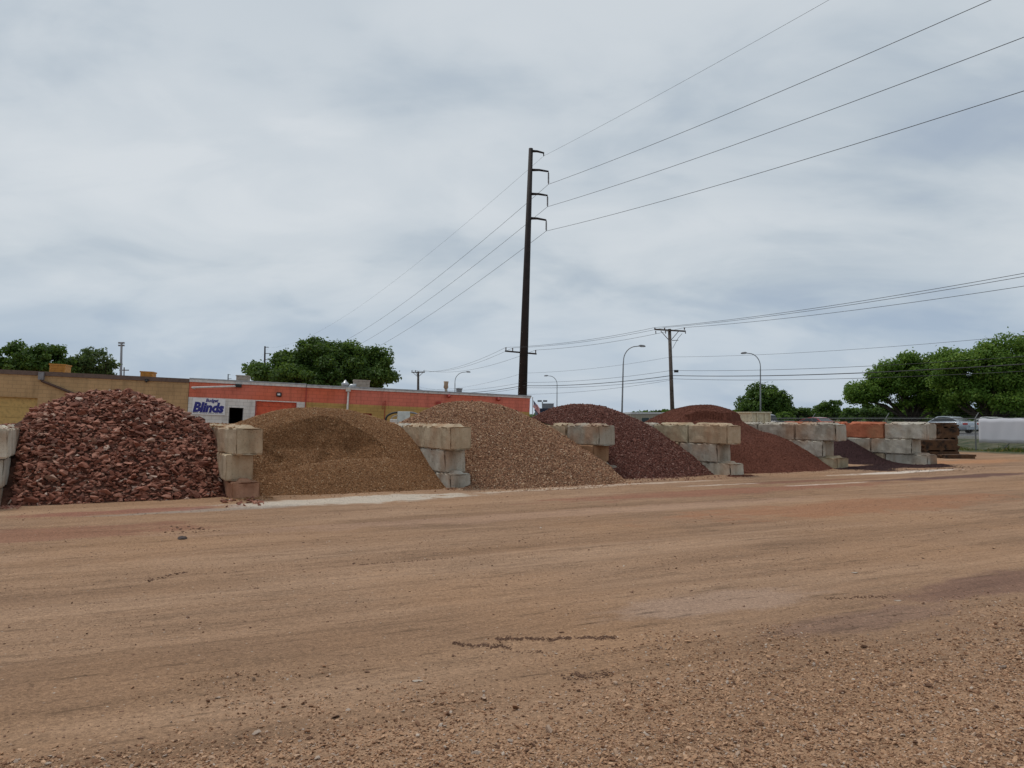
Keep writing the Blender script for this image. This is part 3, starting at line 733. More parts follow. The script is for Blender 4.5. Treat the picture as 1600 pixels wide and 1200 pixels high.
# dark stone lying alone
M_DST = simple('dark_stone', (.085, .06, .052), .9, var=.3, scale=12, bump=.5)
V, Fc = hull(77, 18, .62); mb = MB(); mb.add([tuple(v) for v in V], Fc.tolist()); o = mb.build('stone', M_DST); p = G(284, 844)
o.location = (p.x, p.y, .03); o.scale = (.085, .06, .06); tag(o, 'dark brown stone lying alone on the dirt in front of the red rocks', 'stone')
for a_, b_, sx, rl, lb in ((652, 1062, .04, 0, 'flat pale stone half sunk in the dirt below the clod trail'), (1336, 896, .05, 1, 'thin pale flake of stone on the right side of the yard'), (1402, 941, .045, 2, 'pale sliver of stone beside the dark patch on the right')):
    V, Fc = hull(80 + rl, 14, .35); mb = MB(); mb.add([tuple(v) for v in V], Fc.tolist()); o = mb.build('stone', simple('pale_stone', (.42, .34, .27), .9)); p = G(a_, b_)
    o.location = (p.x, p.y, float(gh(p.x, p.y)) + .005); o.scale = (sx, sx * .7, sx * .4); tag(o, lb, 'stone')

# ------------------------------------------------------------------ buildings
BO = Vector((-17.4, 41.0, 0)); BYAW = math.atan2(4.5, 18.5); BT = R(2.35)
BMx = Matrix.Translation(BO) @ Matrix.Rotation(BYAW, 4, 'Z') @ Matrix.Rotation(BT, 4, 'Y')
BIn = BMx.inverted()
def Fp(x, y):   # pixel -> (u, w) on the facade
    o = BIn @ CP; d = BIn.to_3x3() @ ray(x, y); s = -o.y / d.y; q = o + d * s; return q.x, q.z
def paintwall(name, c, c2, course=.2, faded=None, rough=.85):
    m, t, b = newmat(name); tc = N(t, 'ShaderNodeTexCoord'); O = tc.outputs['Object']
    n = N(t, 'ShaderNodeTexNoise', i_Scale=.8, i_Detail=6.0, i_Roughness=.6); t.links.new(O, n.inputs['Vector'])
    cc = ramp(t, n.outputs[0], [(.35, c2), (.6, c)])
    if faded:
        n4 = N(t, 'ShaderNodeTexNoise', i_Scale=.18, i_Detail=2.0); t.links.new(O, n4.inputs['Vector']); cc = mixc(t, ramp(t, n4.outputs[0], [(.42, 0.0), (.58, .8)]), cc, faded)
    sx = N(t, 'ShaderNodeSeparateXYZ'); t.links.new(O, sx.inputs[0]); cb = N(t, 'ShaderNodeCombineXYZ'); t.links.new(sx.outputs[0], cb.inputs[0]); t.links.new(sx.outputs[2], cb.inputs[1])
    br = N(t, 'ShaderNodeTexBrick', i_Scale=1.0); br.inputs['Brick Width'].default_value = .4; br.inputs['Row Height'].default_value = course; br.inputs['Mortar Size'].default_value = .012
    br.inputs['Color1'].default_value = (1, 1, 1, 1); br.inputs['Color2'].default_value = (.93, .93, .93, 1); br.inputs['Mortar'].default_value = (.72, .72, .72, 1)
    t.links.new(cb.outputs[0], br.inputs['Vector'])
    cc = mixc(t, .9, cc, br.outputs[0], 'MULTIPLY')
    n5 = N(t, 'ShaderNodeTexNoise', i_Scale=1.0, i_Detail=6.0); mp = N(t, 'ShaderNodeMapping'); mp.inputs['Scale'].default_value = (3, 3, .5); t.links.new(O, mp.inputs[0]); t.links.new(mp.outputs[0], n5.inputs['Vector'])
    cc = mixc(t, .6, cc, ramp(t, n5.outputs[0], [(.35, .72), (.5, 1.0), (1, 1.0)]), 'MULTIPLY')
    t.links.new(cc, b.inputs['Base Color']); b.inputs['Roughness'].default_value = rough
    bp = N(t, 'ShaderNodeBump', i_Strength=.4, i_Distance=.01); t.links.new(br.outputs['Fac'], bp.inputs['Height']); bp.invert = True; t.links.new(bp.outputs[0], b.inputs['Normal'])
    return m
M_TANW = paintwall('tan_brick', (.52, .335, .165), (.42, .27, .13))
M_ORW = paintwall('orange_paint', (.72, .165, .075), (.62, .135, .065), faded=(.68, .20, .14))
M_WHW = paintwall('white_paint', (.76, .74, .69), (.66, .63, .58))
M_OCW = paintwall('ochre_paint', (.52, .33, .10), (.44, .275, .085))
M_ROOF = simple('roof_gravel', (.32, .30, .28), .95)
M_FASB = simple('brown_fascia', (.13, .085, .065), .7)
M_FASW = simple('white_coping', (.62, .60, .57), .6)
M_FASG = simple('grey_flashing', (.34, .36, .37), .5)
M_GDOR = simple('red_orange_door', (.64, .105, .04), .6)
M_GDYE = simple('mustard_door', (.52, .34, .11), .6)
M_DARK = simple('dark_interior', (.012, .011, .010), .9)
M_BLUE = simple('dark_blue_letters', (.015, .018, .20), .5, var=.02)
M_SIGN = simple('sign_face', (.78, .78, .78), .45, var=.03)
M_GREYT = simple('grey_metal', (.22, .22, .23), .5)
M_BRPIPE = simple('brown_pipe', (.085, .045, .03), .6)
M_PIPEW = simple('white_pipe', (.60, .56, .50), .5)
M_ORBOX = simple('orange_box', (.50, .21, .03), .6)
M_BEIGE = simple('beige_box', (.38, .32, .26), .7)
M_GALV = simple('galvanised', (.42, .43, .44), .4, metal=.5)
M_BLACK = simple('black_rubber', (.02, .02, .02), .7)
M_REDM = simple('red_metal', (.35, .04, .025), .5)

def build_facade(root, u0, u1, wt, holes, rects, depth=14):
    """rects: (name, material, u0, w0, u1, w1); holes cut them"""
    for nm, mat_, a0, b0, a1, b1 in rects:
        mb = MB(); us = sorted({a0, a1} | {min(max(v, a0), a1) for h in holes for v in (h[0], h[2])}); ws = sorted({b0, b1} | {min(max(v, b0), b1) for h in holes for v in (h[1], h[3])})
        for i in range(len(us) - 1):
            for j in range(len(ws) - 1):
                cu = (us[i] + us[i + 1]) / 2; cw = (ws[j] + ws[j + 1]) / 2
                if any(h[0] < cu < h[2] and h[1] < cw < h[3] for h in holes): continue
                mb.box(us[i], 0, ws[j], us[i + 1], .3, ws[j + 1])
        mb.build(nm, mat_, root)
# --- tan building
tan = empty('tan_building', BO, (0, BT, BYAW)); tan.rotation_mode = 'XYZ'
tan.matrix_world = BMx
tag(tan, 'long low tan brick building with a brown roof edge, left of the orange building', 'building')
wt_tan = Fp(150, 584.5)[1]; wt = wt_tan
TU0 = -20
gd0 = Fp(59, 622); gdw = gd0[1]
holes = [(gd0[0] - 5.0, -1, gd0[0], gdw)]
build_facade(tan, TU0, -.02, wt, holes, [('front_wall', M_TANW, TU0, -.8, -.02, wt - .22)])
MB().box(TU0, -.06, wt - .22, -.02, .34, wt).build('roof_edge', M_FASB, tan)
MB().box(TU0, .3, -.8, TU0 + .3, 14, wt - .25).box(-.32, .3, -.8, -.02, 14, wt - .25).box(TU0, 13.7, -.8, -.02, 14, wt - .25).build('rear_wall', M_TANW, tan)
MB().box(TU0 + .3, .34, wt - .45, -.32, 13.7, wt - .3).build('roof', M_ROOF, tan)
gdr = empty('garage_door'); gdr.parent = tan
z = -.6
while z < gdw - .02:
    MB().box(holes[0][0] - .02, .16, z, holes[0][2] + .02, .20, min(z + .52, gdw)).build('door_panel', M_GDYE, gdr); z += .53
uh, wh = Fp(66, 588)
MB().box(uh - .12, -.22, wh - .18, uh + .12, -.002, wh + .2).build('downpipe_head', M_GREYT, tan)
e_ = Fp(128, 620); MB().tube([(uh, -.12, wh - .15), (uh + .05, -.12, wh - .25), (e_[0], -.12, e_[1]), (e_[0] + .8, -.12, e_[1] - .4), (e_[0] + .8, -.12, -.3)], .065, 10).build('downpipe', M_BRPIPE, tan, True)
uc, wc = Fp(230, 594)
MB().box(uc - .08, -.2, wc - .07, uc + .08, -.002, wc + .05).tube([(uc, -.12, wc - .02), (uc + .02, -.26, wc - .08)], .06, 8).build('wall_light', M_BLACK, tan)
def on_roof(px0, px1, pyt, pyb, depth_, dz=0, back=1.0):   # rooftop box: top-level thing
    # place at facade distance + back
    o = BIn @ CP
    def q(x, y):
        d = BIn.to_3x3() @ ray(x, y); s = (back - o.y) / d.y; r_ = o + d * s; return r_.x, r_.z
    a = q(px0, pyb); b_ = q(px1, pyt); return a[0], b_[0], a[1], b_[1]
def roof_unit(px0, px1, pyt, back, dep, mat_, nm, lab, cat='rooftop unit', legs=True, wt_=None, cap=None):
    a0, a1, b0, b1 = on_roof(px0, px1, pyt, pyt + 20, 0, back=back)
    wt_ = wt_ - .3
    r_ = empty(nm); r_.matrix_world = BMx @ Matrix.Translation(((a0 + a1) / 2, back + dep / 2, wt_)); tag(r_, lab, cat)
    hw = (a1 - a0) / 2; h = b1 - wt_
    MB().box(-hw, -dep / 2, .12, hw, dep / 2, h, None, .02).build('housing', mat_, r_)
    MB().box(-hw - .03, -dep / 2 - .03, h - .06, hw + .03, dep / 2 + .03, h + .01).build('lid', cap or mat_, r_)
    mb = MB()
    for q in range(5): mb.box(-hw * .8, -dep / 2 - .025, .2 + (h - .35) * q / 5, hw * .8, -dep / 2 - .003, .2 + (h - .35) * (q + .6) / 5)
    mb.build('louvre', mat_, r_); MB().box(-hw * .9, -dep * .4, 0, hw * .9, dep * .4, .13).build('stand', M_GREYT, r_)
    return r_
roof_unit(76, 102, 569.5, 1.2, 1.0, M_ORBOX, 'rooftop_unit', 'orange rooftop box on the tan building, nearer the left edge', wt_=wt_tan)
roof_unit(218, 239, 581, 1.5, .9, M_ORBOX, 'rooftop_unit', 'smaller orange rooftop box on the tan building near its right end', wt_=wt_tan)

# --- orange building
org = empty('orange_building'); org.matrix_world = BMx
tag(org, 'long low building with an orange upper band, white shopfront and ochre lower wall', 'building')
wtO = (Fp(292, 590.5)[1] + Fp(640, 607)[1] + Fp(828, 618)[1]) / 3
wb = (Fp(300, 620)[1] + Fp(470, 628)[1] + Fp(640, 636)[1]) / 3
uS = Fp(477, 640)[0]; uE = Fp(828, 630)[0]
d0 = Fp(358, 636.5); d1 = Fp(380, 650); g0 = Fp(401, 626); g1 = Fp(461.5, 640); r0 = Fp(553, 645); r1 = Fp(581, 649)
DOORH = d0[1]; 
holes = [(d0[0], -1, d1[0], DOORH), (g0[0], -1, g1[0], wb - .05), (r0[0], -1, r1[0], r0[1])]
build_facade(org, 0, uE, wtO, holes, [('orange_band', M_ORW, 0, wb, uE, wtO - .20), ('white_wall', M_WHW, 0, -1.4, uS - .03, wb), ('ochre_wall', M_OCW, uS - .03, -1.4, uE, wb)])
MB().box(0, -.07, wtO - .20, uS - .02, .34, wtO - .06).build('coping', M_FASW, org)
MB().box(0, -.09, wtO - .06, uS - .02, .36, wtO + .01).box(uS + .02, -.09, wtO - .11, uE + .06, .36, wtO - .03).build('roof_flashing', M_FASG, org)
MB().box(uS + .02, -.07, wtO - .20, uE + .04, .34, wtO - .11).build('coping', M_FASW, org)
MB().box(uS - .02, -.10, -1.4, uS + .02, .0 - .002, wtO - .20).build('joint_strip', M_REDM, org)
MB().box(uE - .3, .3, -1.4, uE, 14, wtO - .15).box(0, 13.7, -1.4, uE, 14, wtO - .15).build('rear_wall', M_ORW, org)
MB().box(.05, .36, wtO - .5, uE - .3, 13.7, wtO - .35).build('roof', M_ROOF, org)
# dark doorway: a room behind an open door
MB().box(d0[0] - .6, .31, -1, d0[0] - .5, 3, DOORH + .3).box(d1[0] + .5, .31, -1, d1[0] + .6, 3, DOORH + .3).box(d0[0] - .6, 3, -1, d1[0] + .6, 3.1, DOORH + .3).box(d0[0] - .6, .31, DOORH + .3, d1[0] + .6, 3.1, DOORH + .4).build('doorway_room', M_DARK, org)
MB().box(d0[0] - .07, -.03, -1, d0[0], .12, DOORH + .07).box(d1[0], -.03, -1, d1[0] + .07, .12, DOORH + .07).box(d0[0] - .0, -.03, DOORH, d1[0], .12, DOORH + .07).build('door_frame', M_WHW, org)
dr = MB().box(0, -.02, -1, .05, .84, DOORH - .02).build('door', M_GREYT, org); dr.location = (d1[0] - .055, .16, 0)
hd = MB().box(-.03, .7, .8, 0, .76, .95).build('handle', M_BLACK, dr)
# roller door
gdr = empty('garage_door'); gdr.parent = org
z = -.8
while z < wb - .06:
    MB().box(g0[0] - .02, .14, z, g1[0] + .02, .18, min(z + .42, wb - .05)).build('door_panel', M_GDOR, gdr); z += .43
MB().box(g0[0] - .05, -.02, -1, g0[0], .1, wb - .05).box(g1[0], -.02, -1, g1[0] + .05, .1, wb - .05).build('door_track', M_REDM, org)
gdr = empty('garage_door'); gdr.parent = org
z = -.8
while z < r0[1]:
    MB().box(r0[0] - .02, .16, z, r1[0] + .02, .20, min(z + .42, r0[1])).build('door_panel', M_REDM, gdr); z += .43
# awning bar over the sign
a0 = Fp(304, 606.5); a1 = Fp(374, 603.5)
mb = MB(); mb.add([(a0[0], -1.0, a0[1]), (a1[0], -.01, a1[1] + .05), (a1[0], -.01, a1[1] - .05), (a0[0], -1.0, a0[1] - .06), (a0[0], -.95, a0[1]), (a1[0] + .05, -.002, a1[1] + .05), (a1[0] + .05, -.002, a1[1] - .05), (a0[0], -.95, a0[1] - .06)],
    [(0, 1, 2, 3), (4, 7, 6, 5), (0, 4, 5, 1), (3, 2, 6, 7), (0, 3, 7, 4)])
MB().tube([(a0[0], -.9, a0[1]), (a1[0], -.1, a1[1])], .045, 8).tube([(a0[0], -.9, a0[1]), (a0[0] + .02, -.02, a0[1] - .05)], .03, 6).build('awning_arm', M_FASW, org)
MB().box(a1[0] - .2, -.2, a1[1] - .06, a1[0] + .12, -.002, a1[1] + .1).build('awning_bracket', M_BLACK, org)
ul, wl = Fp(436, 616.5)
MB().box(ul - .14, -.12, wl - .12, ul + .14, -.002, wl + .12, None, .04).build('wall_light', M_BLACK, org)
MB().box(ul - .07, -.15, wl - .04, ul + .07, -.121, wl + .05).build('lens', M_SIGN, org)
# downpipe
up, wp = Fp(544, 609)
MB().box(up - .13, -.2, wp - .1, up + .13, -.002, wp + .12).build('downpipe_head', M_PIPEW, org)
MB().tube([(up + .02, -.12, wp - .05), (up - .04, -.12, -1.2)], .055, 8).build('downpipe', M_PIPEW, org, True)
for (px, py) in ((700, 619), (777, 624)):
    u_, w_ = Fp(px, py); MB().box(u_ - .1, -.1, w_ - .06, u_ + .1, -.002, w_ + .1).tube([(u_, -.08, w_ + .02), (u_ + .02, -.25, w_ + .06), (u_ + .04, -.32, w_ - .06)], [.05, .07, .09], 8).build('wall_light', M_REDM, org)
u_, w_ = Fp(685, 629.5); MB().box(u_ - .16, -.14, w_ - .08, u_ + .16, -.002, w_ + .08, None, .02).build('wall_box', M_REDM, org)
u_, w_ = Fp(662, 650); MB().box(u_ - .18, -.12, w_ - .3, u_ + .18, -.002, w_ + .06).build('wall_box', M_REDM, org)
u_, w_ = Fp(602, 626); MB().tube([(u_, -.05, w_), (u_, -.05, -1)], .02, 6).tube([(u_ - .12, -.05, w_ - .1), (u_ - .12, -.05, w_ - .5)], .015, 6).build('conduit', M_REDM, org)
# sign
s0 = Fp(301.5, 622); s1 = Fp(351, 651)
sg = empty('shop_sign'); sg.matrix_world = BMx @ Matrix.Translation((s0[0], -.05, 0)); tag(sg, 'white shop sign with dark blue slanted lettering on the white wall beside the dark doorway', 'sign')
SWd = s1[0] - s0[0]; sb = s1[1] + .07; stp = Fp(320, 622.5)[1]
MB().box(0, 0, sb, SWd, .045, stp).build('sign_board', M_SIGN, sg)
def text(body, u, w_, size, mat_, parent, width=None, bold=.02, shear=.25, z=-.006):
    cu = bpy.data.curves.new('lettering', 'FONT'); cu.body = body; cu.size = size; cu.shear = shear; cu.offset = bold * size; cu.extrude = .003; cu.resolution_u = 3
    tmp = bpy.data.objects.new('tmp', cu); col.objects.link(tmp); bpy.context.view_layer.update()
    me = bpy.data.meshes.new_from_object(tmp.evaluated_get(bpy.context.evaluated_depsgraph_get())); bpy.data.objects.remove(tmp)
    xs_ = [v.co.x for v in me.vertices]; sx_ = 1.0 if width is None else width / (max(xs_) - min(xs_))
    x0_ = min(xs_)
    for v in me.vertices: v.co = Vector(((v.co.x - x0_) * sx_, v.co.z, v.co.y))
    me.materials.clear(); me.materials.append(mat_)
    o = bpy.data.objects.new('lettering', me); col.objects.link(o); o.parent = parent; o.location = (u, z, w_); return o
hgt = stp - sb
text('Blinds', SWd * .02, sb + hgt * .18, hgt * .80, M_BLUE, sg, SWd * .95, .055, .20)
text('Budget', SWd * .40, sb + hgt * .79, hgt * .29, M_BLUE, sg, SWd * .39, .035, .22)
text('Blinds, Shutters, Shades and more', SWd * .03, sb + hgt * .07, hgt * .10, M_GREYT, sg, SWd * .93, .01, 0)
# electric cabinet standing in front of the ochre wall
CBp = D(630.5, 650, 40.5)
cb = empty('electric_cabinet', (CBp.x, CBp.y, -.1), (0, 0, BYAW), label='white double-door electric cabinet with curved conduits in front of the ochre wall', cat='cabinet')
M_CAB = simple('cabinet_white', (.58, .62, .58), .45, var=.06)
ct = D(630, 643, 40.5).z + .1
MB().box(-.32, -.25, .3, .32, .25, ct, None, .02).build('body', M_CAB, cb)
for sx in (-.16, .16): MB().box(sx - .145, -.27, .4, sx + .145, -.252, ct - .06).build('door', M_CAB, cb)
MB().box(.01, -.30, 1.3, .04, -.272, 1.5).build('handle', M_GREYT, cb)
MB().box(-.5, -.4, -.3, .5, .4, .3).build('plinth', M_CONC, cb)
for sg_, mt in ((-1, M_BLACK), (1, M_GREYT)):
    pts = [(sg_ * (.30 + .62 * math.sin(a)), 0, 1.86 + .36 * math.cos(a)) for a in np.linspace(0, 1.75, 9)]; pts.append((sg_ * .92, 0, .1))
    MB().tube(pts, .05, 8).build('conduit', mt, cb, True)
pts = [(-(.30 + .36 * math.sin(a)), -.08, 1.80 + .26 * math.cos(a)) for a in np.linspace(0, 1.6, 8)]; pts.append((-.66, -.08, .1))
MB().tube(pts, .035, 8).build('conduit', M_BEIGE, cb, True)
for px0, px1, py, lb in ((609, 620, 655, 'left'), (641, 650, 656, 'right')):
    p0 = D(px0, py, 39.8); p1 = D(px1, py, 39.8)
    o = MB().box(0, 0, -.1, p1.x - p0.x, .3, p0.z, None, .03).build('concrete_post', simple('white_post', (.6, .58, .54), .8)); o.location = (p0.x, p0.y, 0)
    tag(o, f'short white concrete post just {lb} of the electric cabinet', 'post')
# roof things of the orange building
roof_unit(368, 388, 587, 3.0, 1.2, M_BEIGE, 'rooftop_unit', 'brownish box on the orange building roof left of the big tree crown', wt_=wtO)
roof_unit(552, 578, 594.5, 2.2, 1.1, M_BEIGE, 'rooftop_unit', 'beige air conditioner on the orange building roof beside the round vent', wt_=wtO)
roof_unit(714, 722, 607, 4, .5, M_GREYT, 'rooftop_unit', 'small dark box on the orange building roof right of the tan flue', wt_=wtO)
def at_roof(px, back):
    o = BIn @ CP; d = BIn.to_3x3() @ ray(px, 600); s = (back - o.y) / d.y; return (o + d * s).x
def roof_w(px, py, back):
    o = BIn @ CP; d = BIn.to_3x3() @ ray(px, py); s = (back - o.y) / d.y; return (o + d * s).z
u_ = at_roof(539.5, 2); tp = roof_w(539, 593.5, 2)
v_ = empty('roof_vent'); v_.matrix_world = BMx @ Matrix.Translation((u_, 2, wtO - .35)); tag(v_, 'small round galvanised vent cap on the orange building roof', 'vent')
h = tp - wtO + .35
MB().tube([(0, 0, 0), (0, 0, h * .6)], .12, 12).build('pipe', M_GALV, v_, True)
MB().tube([(0, 0, h * .55), (0, 0, h * .75), (0, 0, h * .8), (0, 0, h)], [.22, .22, .14, .02], 14).build('cap', M_GALV, v_, True)
dk = empty('roof_duct'); u_ = at_roof(549, 1.6); dk.matrix_world = BMx @ Matrix.Translation((u_, 1.9, wtO - .35)); tag(dk, 'curved metal duct running into the beige air conditioner on the roof', 'duct')
MB().tube([(-.2, 0, 0), (-.15, 0, .25), (.0, 0, .42), (.3, 0, .45)], .14, 10).build('elbow', M_GALV, dk, True); MB().box(-.36, -.18, 0, -.04, .18, .06).build('flange', M_GALV, dk)
u_ = at_roof(698.5, 3); tp = roof_w(698, 596, 3)
fl = empty('roof_flue'); fl.matrix_world = BMx @ Matrix.Translation((u_, 3, wtO - .4)); tag(fl, 'tan flue pipe with a wider cap on the orange building roof', 'flue')
h = tp - wtO + .4; MB().tube([(0, 0, 0), (-.04, 0, h * .5), (-.06, 0, h * .62)], [.11, .09, .09], 10).build('pipe', M_BEIGE, fl, True)
MB().tube([(-.06, 0, h * .58), (-.06, 0, h * .66), (-.06, 0, h * .82), (-.06, 0, h)], [.09, .16, .13, .16], 10).build('cap', simple('tan_cap', (.36, .24, .15), .6), fl, True)

# ------------------------------------------------------------------ poles
M_STEEL = simple('weathering_steel', (.022, .014, .012), .8, var=.25, scale=1.5)
M_WOOD = simple('pole_wood', (.115, .095, .08), .9, var=.3, scale=3, bump=.4, bscale=12)
M_GREYP = simple('galvanised_lamp_steel', (.30, .31, .32), .5, metal=.3)
M_INS = simple('insulator', (.12, .10, .10), .4)
M_WIRE = simple('wire', (.03, .03, .032), .7, var=0)
TY = 85.0
tb = D(815.5, 640, TY); tt_ = D(829.5, 232, TY)
lean = (tt_.x - tb.x) / (tt_.z - tb.z)
base = Vector((tb.x - lean * tb.z, TY, 0)); Htop = tt_.z
def tp_at(z): return Vector((base.x + lean * z, TY, z))
tpole = empty('transmission_pole', base, label='tall dark steel transmission pole with four short arms, rising behind the orange building', cat='power pole')
L = lambda p: Vector(p) - base
MB().tube([L(tp_at(0)), L(tp_at(Htop * .5)), L(tp_at(Htop))], [.55, .40, .24], 14).build('shaft', M_STEEL, tpole, True)
MB().tube([L(tp_at(0)), L(tp_at(.3))], .8, 14).build('footing', M_CONC, tpole)
ATT = []
for (ay, ex_, ey_, iy) in ((236, 849.5, 239, None), (265.5, 857, 268, 288), (303, 855.5, 305.5, 323), (341, 853.5, 344, 361)):
    zc_ = D(828, ay, TY).z; p0 = tp_at(zc_); p1 = D(ex_, ey_, TY)
    mid = (p0 + p1) / 2 + Vector((0, 0, .08))
    MB().tube([L(p0), L(mid), L(p1)], [.17, .13, .10], 8).build('arm', M_STEEL, tpole, True)
    if iy:
        p2 = D(ex_, iy, TY); MB().tube([L(p1), L(p2)], .05, 6).build('insulator_string', M_INS, tpole)
        mb = MB()
        for q in np.linspace(.15, .85, 8): mb.tube([L(p1.lerp(p2, q)), L(p1.lerp(p2, q + .03))], .10, 8)
        mb.build('insulator_disc', M_INS, tpole); ATT.append(p2)
    else:
        MB().tube([L(p1) + Vector((0, 0, .1)), L(p1) - Vector((0, 0, .35))], .06, 6).build('clamp', M_STEEL, tpole); ATT.append(p1 - Vector((0, 0, .35)))
c0 = D(789, 548.5, TY); c1 = D(838.5, 553, TY)
MB().tube([L(c0), L(c1)], .09, 6).build('crossarm', M_STEEL, tpole)
TAT = []
for px in (790.5, 801, 837):
    q = c0.lerp(c1, (px - 789) / 49.5); MB().tube([L(q), L(q + Vector((0, 0, .42)))], [.05, .07], 8).build('pin_insulator', M_INS, tpole); TAT.append(q + Vector((0, 0, .42)))
# two more of the line far behind
def far_tower(px, pyt, Y, lab):
    p = D(px, pyt, Y); b0 = Vector((p.x, p.y, 0)); r_ = empty('transmission_pole', b0, label=lab, cat='power pole', group='distant poles of the transmission line')
    MB().tube([(0, 0, 0), (0, 0, p.z)], [.6, .3], 8).build('shaft', M_STEEL, r_)
    for k_ in range(4):
        z_ = p.z - .4 - k_ * 2.6; ll = 1.5 if k_ == 0 else 2.2
        MB().tube([(0, 0, z_), (ll, 0, z_)], .13, 6).build('arm', M_STEEL, r_)
    return b0, p.z
f1b, f1z = far_tower(414, 541, 317, 'distant transmission pole just left of the big tree, above its crown')
f2b, f2z = far_tower(356.5, 584.5, 500, 'tiny farthest transmission pole above the roof left of the brownish rooftop box')
def sag_pts(a, b_, sag, n_=24):
    return [a.lerp(b_, i / n_) - Vector((0, 0, sag * 4 * (i / n_) * (1 - i / n_))) for i in range(n_ + 1)]
labs = ['thin topmost shield wire of the transmission pole', 'upper of the three conductors hung from the transmission pole', 'middle of the three conductors hung from the transmission pole', 'lowest of the three conductors hung from the transmission pole']
EXIT = [(1295, 0), (1548, 0), (1600, 58), (1600, 142)]
ldir = (Vector((f1b.x, f1b.y, 0)) - base); ldir.z = 0; spanL = ldir.length; ldir.normalize()
for i, (at_, ex_) in enumerate(zip(ATT, EXIT)):
    # solve the exit point: where the ray crosses the vertical plane of the line
    d = ray(*ex_); nrm = Vector((-ldir.y, ldir.x, 0)); tpar = (at_ - CP).dot(nrm) / d.dot(nrm); q = CP + d * tpar
    s_e = -(q - at_).dot(ldir); Ls = 230.0; drop = at_.z - q.z
    sag = drop / (4 * (s_e / Ls) * (1 - s_e / Ls))
    nearp = at_ - ldir * Ls
    full = sag_pts(at_, nearp, sag, 60)
    z1 = (f1z - .4 - i * 2.6 - (1.6 if i else .2)); far1 = Vector((f1b.x + (1.5 if i == 0 else 2.2), f1b.y, z1))
    z2 = (f2z - .4 - i * 2.6 - (1.6 if i else .2)); far2 = Vector((f2b.x + (1.5 if i == 0 else 2.2), f2b.y, z2))
    pts = sag_pts(far2, far1, 4, 10)[:-1] + sag_pts(far1, at_, sag * (spanL / Ls) ** 2 * .9, 40)[:-1] + full
    mb = MB().tube(pts, .011 if i == 0 else .020, 5)
    o = mb.build('power_line', M_WIRE, None, True); tag(o, labs[i], 'wire', 'wires of the transmission line')

# wooden utility pole, near
UY = 72.0
ub = D(1050.5, 640, UY); ut = D(1046, 514, UY); ul_ = (ut.x - ub.x) / (ut.z - ub.z)
ubase = Vector((ub.x - ul_ * ub.z, UY, 0)); Lu = lambda p: Vector(p) - ubase
def up_at(z): return Vector((ubase.x + ul_ * z, UY, z))
up_ = empty('utility_pole', ubase, label='wooden utility pole with a braced crossarm between two tall street lamps', cat='power pole')
MB().tube([Lu(up_at(0)), Lu(up_at(ut.z))], [.21, .15], 12).build('shaft', M_WOOD, up_, True)
ca0 = D(1021, 515, UY); ca1 = D(1069.5, 518, UY); ac_ = up_at(D(1046, 516.5, UY).z)
Mx = Matrix.Translation(Lu(ac_)) @ (ca1 - ca0).to_track_quat('X', 'Z').to_matrix().to_4x4()
hl = (ca1 - ca0).length / 2
MB().box(-hl, -.27, -.07, hl, -.15, .07, Mx).build('crossarm', M_WOOD, up_)
for sx in (-1, 1):
    MB().tube([Lu(ac_) + Vector((sx * .85, -.14, -.05)), Lu(ac_) + Vector((sx * .08, -.16, -.95))], .035, 6).build('brace', M_GREYT, up_)
UAT = []
for q in (-.97, -.34, .93):
    b0 = Lu(ac_) + Vector((q * hl, -.21, .02)); MB().tube([b0, b0 + Vector((0, 0, .18)), b0 + Vector((0, 0, .24))], [.03, .07, .03], 8).build('pin_insulator', M_INS, up_); UAT.append(b0 + ubase + Vector((0, 0, .24)))
    MB().tube([b0 + Vector((.08, 0, -.08)), b0 + Vector((.10, 0, -.34))], [.05, .04], 7).build('cutout', M_INS, up_)
MB().tube([Lu(ac_) + Vector((1.15, -.2, -.3)), Lu(ac_) + Vector((.75, -.2, -.75)), Lu(ac_) + Vector((.25, -.1, -1.7))], .02, 5).tube([Lu(ac_) + Vector((.2, -.1, -.95)), Lu(ac_) + Vector((.8, -.1, -.92))], .03, 5).build('jumper', M_WIRE, up_)
MB().box(.12, -.2, D(0, 582, UY).z, .5, .0, D(0, 579, UY).z + .05).build('splice_box', M_BLACK, up_)
# far utility pole
vp = D(653.5, 580.5, 150); vb = Vector((vp.x, 150, 0))
u2 = empty('utility_pole', vb, label='distant utility pole with crossarm above the orange roof, right of the big tree', cat='power pole')
MB().tube([(0, 0, 0), (0, 0, vp.z)], [.30, .20], 8).build('shaft', M_WOOD, u2)
MB().box(-1.3, -.25, vp.z - .25, 1.3, -.1, vp.z - .08).build('crossarm', M_WOOD, u2)
VAT = []
for q in (-1.2, -.5, 1.15):
    MB().tube([(q, -.18, vp.z - .1), (q, -.18, vp.z + .25)], .08, 6).build('pin_insulator', M_INS, u2); VAT.append(Vector((vb.x + q, 150 - .18, vp.z + .25)))
    MB().tube([(q * .8, -.2, vp.z - .25), (q * .15, -.2, vp.z - .95)], .05, 5).build('brace', M_WOOD, u2)
u3 = empty('utility_pole', D(194, 575, 210).xy.to_3d(), label='thin short pole with small crossarm above the tan roof beside the light mast', cat='power pole')
hz3 = D(194, 574, 210).z; MB().tube([(0, 0, 0), (0, 0, hz3)], .16, 6).build('shaft', M_WOOD, u3); MB().box(-1.3, -.1, hz3 - .9, 1.3, .1, hz3 - .65).build('crossarm', M_WOOD, u3)
